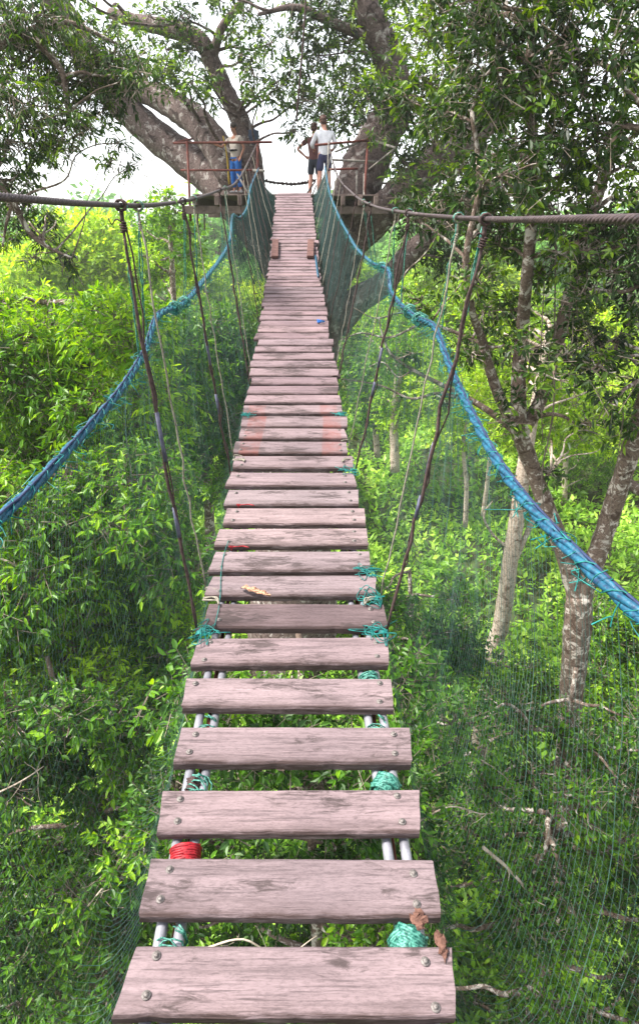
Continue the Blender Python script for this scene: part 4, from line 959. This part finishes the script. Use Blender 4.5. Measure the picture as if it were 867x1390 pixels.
# pale slender trunk
h2 = 11.0; b2 = ath(655, 950, h2); b2[2] = E20 - 13
tree('slender_tree', 'slender tree with pale sunlit trunk standing left of the forked tree', 'tree', b2,
     [([b2, ath(664, 910, h2), ath(680, 845, h2), ath(692, 760, h2), ath(703, 690, h2), ath(714, 610, h2), ath(728, 540, h2), ath(745, 440, h2)], [.20, .17, .165, .155, .14, .12, .09, .05]),
      ([ath(690, 778, h2), ath(712, 730, h2), ath(728, 690, h2), ath(736, 655, h2), ath(760, 625, h2)], [.06, .055, .05, .04, .02]), ([ath(722, 712, h2), ath(738, 700, h2), ath(750, 705, h2)], [.03, .02, .01]),
      ([ath(690, 745, h2), ath(668, 725, h2), ath(656, 700, h2), ath(668, 680, h2)], [.03, .025, .02, .01])],
     region(12, (700, 860), (430, 600), (11.5, 13.5), (.5, .8)) + region(5, (640, 720), (400, 480), (11.5, 13), (.4, .6)), (.13, .055), 'lf_yel', 'barkpale', k=7, cover=.9, tints=(.3, .8), limb_r=.03, droop=.3)
# distant slim trees with light crowns
def slim(px, ptop, pbot, hd, cl, label, mat='lf_yel', r=.1, bark='barkpale', tints=(.3, .8), cover=1.0, leaf=(.2, .09)):
    b = ath(px, pbot, hd); P = [b, ath(px + 2, (ptop * .4 + pbot * .6), hd) + rng.normal(0, .12, 3), ath(px + 5, (ptop * .7 + pbot * .3), hd) + rng.normal(0, .12, 3), ath(px + 4, ptop, hd)]
    tree('slim_tree', label, 'tree', b, [(P, [r, r * .85, r * .7, r * .35])], cl, leaf, mat, bark, k=7, cover=cover, tints=tints, limb_r=.04, droop=.25, sub=4)
slim(631, 560, 715, 22, region(6, (590, 680), (480, 590), (21, 23), (.8, 1.2)), 'slim pale trunk standing in the bright clearing left of the blue rope')
slim(655, 540, 700, 24, region(5, (640, 700), (500, 570), (23, 25), (.7, 1.1)), 'thin leaning trunk at the back of the clearing')
slim(536, 470, 640, 27, region(9, (500, 590), (420, 560), (26, 29), (1.0, 1.5)), 'tall tree with vine-hung trunk right of the middle of the deck', 'lf_lush', .22)
slim(512, 470, 620, 30, region(7, (470, 530), (440, 560), (29, 32), (1.0, 1.6)), 'dark green tree close against the right edge of the deck', 'lf_lush', .16, tints=(.0, .4))
slim(765, 560, 700, 30, region(8, (740, 850), (560, 640), (29, 32), (1.0, 1.6)), 'tree seen between the two stems of the forked tree', 'lf_lush', .16, tints=(.2, .6))
# lime umbrella tree and small airy tree on the left horizon
b3 = np.array([ath(90, 400, 42)[0], 42., E20 - 12])
uc = [(ath(a, b, rng.uniform(39, 45)), r) for a, b, r in ((40, 352, 1.9), (80, 340, 2.0), (62, 325, 1.5), (105, 318, 1.8), (140, 312, 1.6), (85, 308, 1.5), (120, 300, 1.4), (165, 330, 1.7), (130, 340, 2.1), (190, 352, 1.6), (60, 370, 2.2), (110, 368, 2.4), (160, 366, 2.2), (30, 385, 2.2), (200, 378, 2.0), (150, 395, 2.4), (90, 395, 2.4), (150, 300, 1.0))]
tree('umbrella_tree', 'pale lime tree with tiered umbrella crown on the left skyline', 'tree', b3, [([b3, b3 + [0.3, 0, 6], b3 + [1.2, 0, 11]], [.5, .4, .2]), ([b3 + [0.3, 0, 6], uc[2][0]], [.25, .1])], uc, (.36, .17), 'lf_yel', 'barkpale', k=7, cover=2.0, tints=(.45, .9), limb_r=.12, sub=3, flat=.42, droop=.1, simple=True)
ac = [(ath(a, b, rng.uniform(24, 27)), r) for a, b, r in ((215, 285, .9), (240, 300, .8), (200, 315, 1.0), (230, 330, 1.0), (255, 345, .8), (205, 350, .9), (225, 270, .5), (190, 345, .7), (262, 318, .6), (240, 368, .8), (212, 372, .8))]
b4 = ath(236, 470, 25.5); b4[2] = E20 - 13
tree('airy_tree', 'small airy tree rising against the sky left of the platform', 'tree', b4, [([b4, b4 + [0, 0, 7], ath(233, 350, 25.5), ath(225, 275, 25.5)], [.2, .15, .10, .03])], ac, (.22, .10), 'lf_lush', 'bark', k=7, cover=.95, tints=(.4, .75), limb_r=.05, droop=.25)

# forest trees in the middle distance: three source trees, then copies with shared meshes
def forest_source(seed_name, label, mat, r, hgt, leaf, tints, bark='bark', flat=.8):
    b = np.array([0, 0, 0.0]); cl = []
    for i in range(26):
        a = rng.uniform(0, 2 * PI); q = math.sqrt(rng.uniform(0, 1)); z = hgt - r * .9 * (q ** 2) - rng.uniform(0, r * .9)
        cl.append((np.array([math.cos(a) * q * r, math.sin(a) * q * r, z]), rng.uniform(.28, .42) * r))
    return tree(seed_name, label, 'tree', b, [([b, b + [.2, .1, hgt * .4], b + [0, 0, hgt * .85]], [.3, .22, .08])], cl, leaf, mat, bark, k=7, cover=1.8, tints=tints, limb_r=.08, sub=3, flat=flat, simple=True, droop=.25)
SRC = []
FT = [('rounded_tree', 'rounded mid green forest tree among those beyond the clearing', 'lf_lush', 3.4, 11.0, (.32, .15), (.25, .6), 'rounded green trees of the forest behind'),
      ('pale_tree', 'pale yellow-green forest tree among those beyond the clearing', 'lf_yel', 3.8, 12.0, (.36, .17), (.25, .7), 'pale green trees of the forest behind'),
      ('dull_tree', 'muted grey-green forest tree among the farthest standing ones', 'lf_far', 4.0, 12.5, (.38, .18), (.2, .7), 'muted green trees at the back of the forest')]
def copy_tree(src, loc, rz, sc):
    c = src.copy(); col.objects.link(c); c.location = loc; c.rotation_euler = (0, 0, rz); c.scale = sc
    for ch in list(src.children):
        d = ch.copy(); col.objects.link(d); d.parent = c
    return c
def ground_z(x, y):
    x = np.asarray(x, float); y = np.asarray(y, float)
    r = np.hypot(x, y)
    return (E20 - 13.0 + 0.7 * np.sin(x * .17 + 1) * np.cos(y * .13) + 0.35 * np.sin(x * .5 + y * .37) + 3.2 * np.clip((r - 30) / 60, 0, 1) + 9 * np.clip((r - 110) / 300, 0, 1) ** 1.2 * (1 + .5 * np.sin(x * .012 + 2)))
spots = {0: [(-17, 24, .84), (-9.5, 21, .8), (-24, 30, .92), (-4.6, 30, .82), (-13, 33, .84), (9, 36, .8), (24, 30, 1.0), (33, 38, 1.1), (17, 42, .95), (-30, 22, 1.0)],
         1: [(-21, 38, .8), (2, 44, .82), (7.5, 47, .8), (13, 50, .95), (27, 48, 1.0), (-8, 47, .85), (38, 52, 1.1), (19, 33, .7), (-2, 52, .9)],
         2: [(-34, 52, 1.0), (-24, 58, 1.0), (-14, 62, 1.0), (-4, 66, .95), (8, 64, 1.0), (20, 66, 1.0), (32, 68, 1.1), (44, 62, 1.1), (-44, 48, 1.0), (-12, 78, 1.1), (2, 80, 1.1), (15, 84, 1.1)]}
for k, (nm, lab, mat, r, hgt, leaf, tints, grp) in enumerate(FT):
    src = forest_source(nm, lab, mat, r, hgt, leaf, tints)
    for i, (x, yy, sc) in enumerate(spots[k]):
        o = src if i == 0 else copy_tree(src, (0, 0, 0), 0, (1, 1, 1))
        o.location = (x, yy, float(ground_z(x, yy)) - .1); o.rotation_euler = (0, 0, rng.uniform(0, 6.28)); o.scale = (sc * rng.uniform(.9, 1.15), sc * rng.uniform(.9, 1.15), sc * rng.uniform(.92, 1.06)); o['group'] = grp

# far wood: one mass
F = Foliage()
for _ in range(150):
    a = rng.uniform(-1.1, 1.1); rr = rng.uniform(85, 190); x, yy = math.sin(a) * rr, math.cos(a) * rr; r = rng.uniform(3.5, 6)
    for q in range(3): F.clump(np.array([x, yy, float(ground_z(x, yy)) + rng.uniform(5, 10.5)]) + rng.normal(0, r * .45, 3), r * .7, (1.3, .8), 4, 1.3, tint=rng.uniform(.2, .6), flat=.8)
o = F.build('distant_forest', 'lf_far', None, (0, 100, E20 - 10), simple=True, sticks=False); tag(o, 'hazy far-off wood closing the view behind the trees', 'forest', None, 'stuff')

# undergrowth: leafy ground cover over the sheet
F = Foliage(); n = 30000
u = rng.uniform(0, 1, n); hd = 5 + 60 * u ** 1.25; ang = rng.uniform(-.85, .85, n); X = np.sin(ang) * hd; Y = np.cos(ang) * hd
bump = 1.1 * (0.5 + 0.5 * np.sin(X * .9 + 1.3 * np.sin(Y * .6))) * (0.5 + 0.5 * np.cos(Y * .8 + np.sin(X * .7))) + .9 * np.clip(np.sin(X * .31 + 2) * np.cos(Y * .27), 0, 1) * 2
Z = ground_z(X, Y) + bump + rng.uniform(-.25, .25, n)
P0 = np.stack([X, Y, Z], 1); sz = 0.10 + 0.0065 * hd
for k0 in range(6):
    sel = slice(k0 * n // 6, (k0 + 1) * n // 6)
    # sizes grow a little with distance; sorted so each batch has one size
order = np.argsort(hd); P0 = P0[order]; hd = hd[order]
for k0 in range(10):
    sel = slice(k0 * n // 10, (k0 + 1) * n // 10); s_ = 0.13 + 0.006 * float(hd[sel].mean()); p = P0[sel]
    tt = .42 + .22 * np.sin(p[:, 0] * .8) * np.sin(p[:, 1] * .6 + 1) + rng.normal(0, .12, len(p))
    F.twigs(p, rng.normal(0, .6, (len(p), 3)) + np.array([0, 0, .9]), 8, s_ * 2.2, s_ * 1.15, s_ * .5, .25, .9, tint=tt, stick=.004)
o = F.build('undergrowth', 'lf_grnd', None, (0, 20, E20 - 13), simple=True); tag(o, 'dense leafy undergrowth covering the forest floor below the bridge', 'undergrowth', None, 'stuff')

# lianas and dead branches
def liana(P, r, label, name='liana', mat='twig', cat='vine'):
    m = MB(); m.tube(smooth_path(P, 6), r, 6, 0, True, 1, .06); o = m.build(name, M[mat], None, P[0]); tag(o, label, cat)
liana([ath(754, 300, 7.3), ath(752, 450, 7.35), ath(750, 560, 7.4), ath(735, 640, 7.4), ath(738, 700, 7.4)], [.008, .010, .008], 'thin dark liana hanging left of the fork between the two stems')
liana([ath(738, 380, 7.2), ath(733, 500, 7.2), ath(736, 600, 7.3)], [.006, .007, .006], 'short wiry liana hanging in front of the left stem')
liana([ath(846, 560, 6.8), ath(838, 620, 6.9), ath(828, 690, 7.0), ath(826, 740, 7.1)], [.006, .006, .005], 'thin liana dangling beside the right stem')
dead = [([(-5, 755, 6.1), (45, 775, 6.1), (80, 765, 6.2), (115, 750, 6.3), (140, 748, 6.3)], .014, 'bare dead branch poking out of the leaves below the blue rope on the left'),
        ([(-10, 1080, 4.9), (30, 1060, 4.9), (60, 1040, 5)], .010, 'pale dead branch at the left edge low in the shrub'),
        ([(120, 1230, 4.7), (160, 1180, 4.7), (190, 1140, 4.8), (215, 1100, 4.9)], .010, 'thin brown dead branch slanting up beside the lowest planks'),
        ([(655, 1150, 5.2), (690, 1180, 5.2), (720, 1215, 5.1), (735, 1240, 5.1)], .022, 'thick crooked dead branch slanting down in the lower right'),
        ([(600, 1010, 5.4), (650, 1030, 5.4), (690, 1060, 5.3), (700, 1090, 5.3)], .008, 'thin twiggy dead branch just right of the plank ends'),
        ([(560, 1120, 4.8), (610, 1095, 4.9), (660, 1105, 5.0), (700, 1085, 5.1)], .009, 'long arching dead branch in the shaded shrub on the right'),
        ([(270, 1290, 3.9), (330, 1275, 3.9), (380, 1300, 3.9), (430, 1270, 4)], .010, 'dead branch crossing the gap below the nearest plank')]
for P, r, lab in dead:
    P = [ath(*p) for p in P]; m = MB(); Q = smooth_path(P, 6); m.tube(Q, [r, r * .8, r * .4], 7, 0, True, 1, .08)
    for _ in range(6):
        i = rng.integers(2, len(Q) - 2); e = Q[i] + unit(rng.normal(size=3)) * rng.uniform(.12, .35); m.tube(crook(Q[i], e, 5, .2), [r * .45, r * .12], 5)
    o = m.build('dead_branch', M['deadwood'], None, P[0]); tag(o, lab, 'dead branch')

# ------------------------------------------------------------------ ground
xs = np.concatenate([-np.geomspace(3000, 60, 22), np.linspace(-56, 56, 75), np.geomspace(60, 3000, 22)]); ysg = np.concatenate([-np.geomspace(3000, 30, 14), np.linspace(-26, 110, 90), np.geomspace(116, 3000, 22)])
gx, gy = np.meshgrid(xs, ysg); gz = ground_z(gx, gy); nx, ny = len(xs), len(ysg)
V = np.stack([gx.ravel(), gy.ravel(), gz.ravel() - E20 + 13], 1); i = np.arange(ny - 1)[:, None] * nx + np.arange(nx - 1)[None, :]
Q = np.stack([i, i + 1, i + nx + 1, i + nx], -1).reshape(-1, 4)
me = mesh_np('ground', V, [Q], M['soil'], smooth=True); g = bpy.data.objects.new('ground', me); put(g, (0, 0, E20 - 13)); g['kind'] = 'structure'

# ------------------------------------------------------------------ humid air
hm, hnt, hout = new_mat('humid_air'); pv = hnt.nodes.new('ShaderNodeVolumePrincipled'); pv.inputs['Color'].default_value = (0.98, 0.98, 0.95, 1); pv.inputs['Density'].default_value = 0.0009; pv.inputs['Anisotropy'].default_value = 0.2
hnt.links.new(pv.outputs[0], hout.inputs['Volume'])
m = MB(); m.box((0, 0, 21.0), (6200, 6200, 34.0)); hz = m.build('haze', hm, None, (0, 0, 4), False); hz['kind'] = 'stuff'; hz['label'] = 'pale humid air between the trees'

# ------------------------------------------------------------------ light, sky, camera
AZ, EL = R(-95), R(56)     # azimuth from +Y towards +X
w = bpy.data.worlds.new('World'); scene.world = w; w.use_nodes = True; nt = w.node_tree; nt.nodes.clear()
sky = nt.nodes.new('ShaderNodeTexSky'); sky.sky_type = 'NISHITA'; sky.sun_disc = False; sky.sun_elevation = EL; sky.sun_rotation = AZ; sky.dust_density = 1.5; sky.air_density = 1.0
bw = nt.nodes.new('ShaderNodeHueSaturation'); bw.inputs['Saturation'].default_value = 0.22; bw.inputs['Value'].default_value = 1.0
bg = nt.nodes.new('ShaderNodeBackground'); bg.inputs[1].default_value = 0.15; wo = nt.nodes.new('ShaderNodeOutputWorld')
nt.links.new(sky.outputs[0], bw.inputs['Color']); nt.links.new(bw.outputs[0], bg.inputs[0]); nt.links.new(bg.outputs[0], wo.inputs[0])
sl = bpy.data.lights.new('sun', 'SUN'); sl.energy = 3.9; sl.angle = R(11); sl.color = (1.0, 0.95, 0.87); so = bpy.data.objects.new('sun', sl); col.objects.link(so)
sd = Vector((math.sin(AZ) * math.cos(EL), math.cos(AZ) * math.cos(EL), math.sin(EL))); so.rotation_euler = sd.to_track_quat('Z', 'Y').to_euler(); so.location = (0, 0, 60)
cam = bpy.data.cameras.new('camera'); co = bpy.data.objects.new('camera', cam); col.objects.link(co); scene.camera = co
co.location = tuple(EYE); co.rotation_euler = (PI / 2 - TH, 0, 0)
cam.sensor_fit = 'VERTICAL'; cam.sensor_height = 36; cam.lens = 36 * FPX / 1390; cam.shift_y = -45 / 1390; cam.clip_start = 0.05; cam.clip_end = 6000
vs = scene.view_settings; vs.view_transform = 'Standard'; vs.look = 'None'; vs.gamma = 1; vs.exposure = 1.65
scene.cycles.max_bounces = 6; scene.cycles.volume_bounces = 0; scene.cycles.diffuse_bounces = 2; scene.cycles.transmission_bounces = 3; scene.cycles.glossy_bounces = 2; scene.cycles.caustics_reflective = False; scene.cycles.caustics_refractive = False
scene.cycles.use_denoising = True
try: scene.cycles.denoiser = 'OPENIMAGEDENOISE'
except Exception: pass
print('polys', sum(len(o.data.polygons) for o in scene.objects if o.type == 'MESH'))
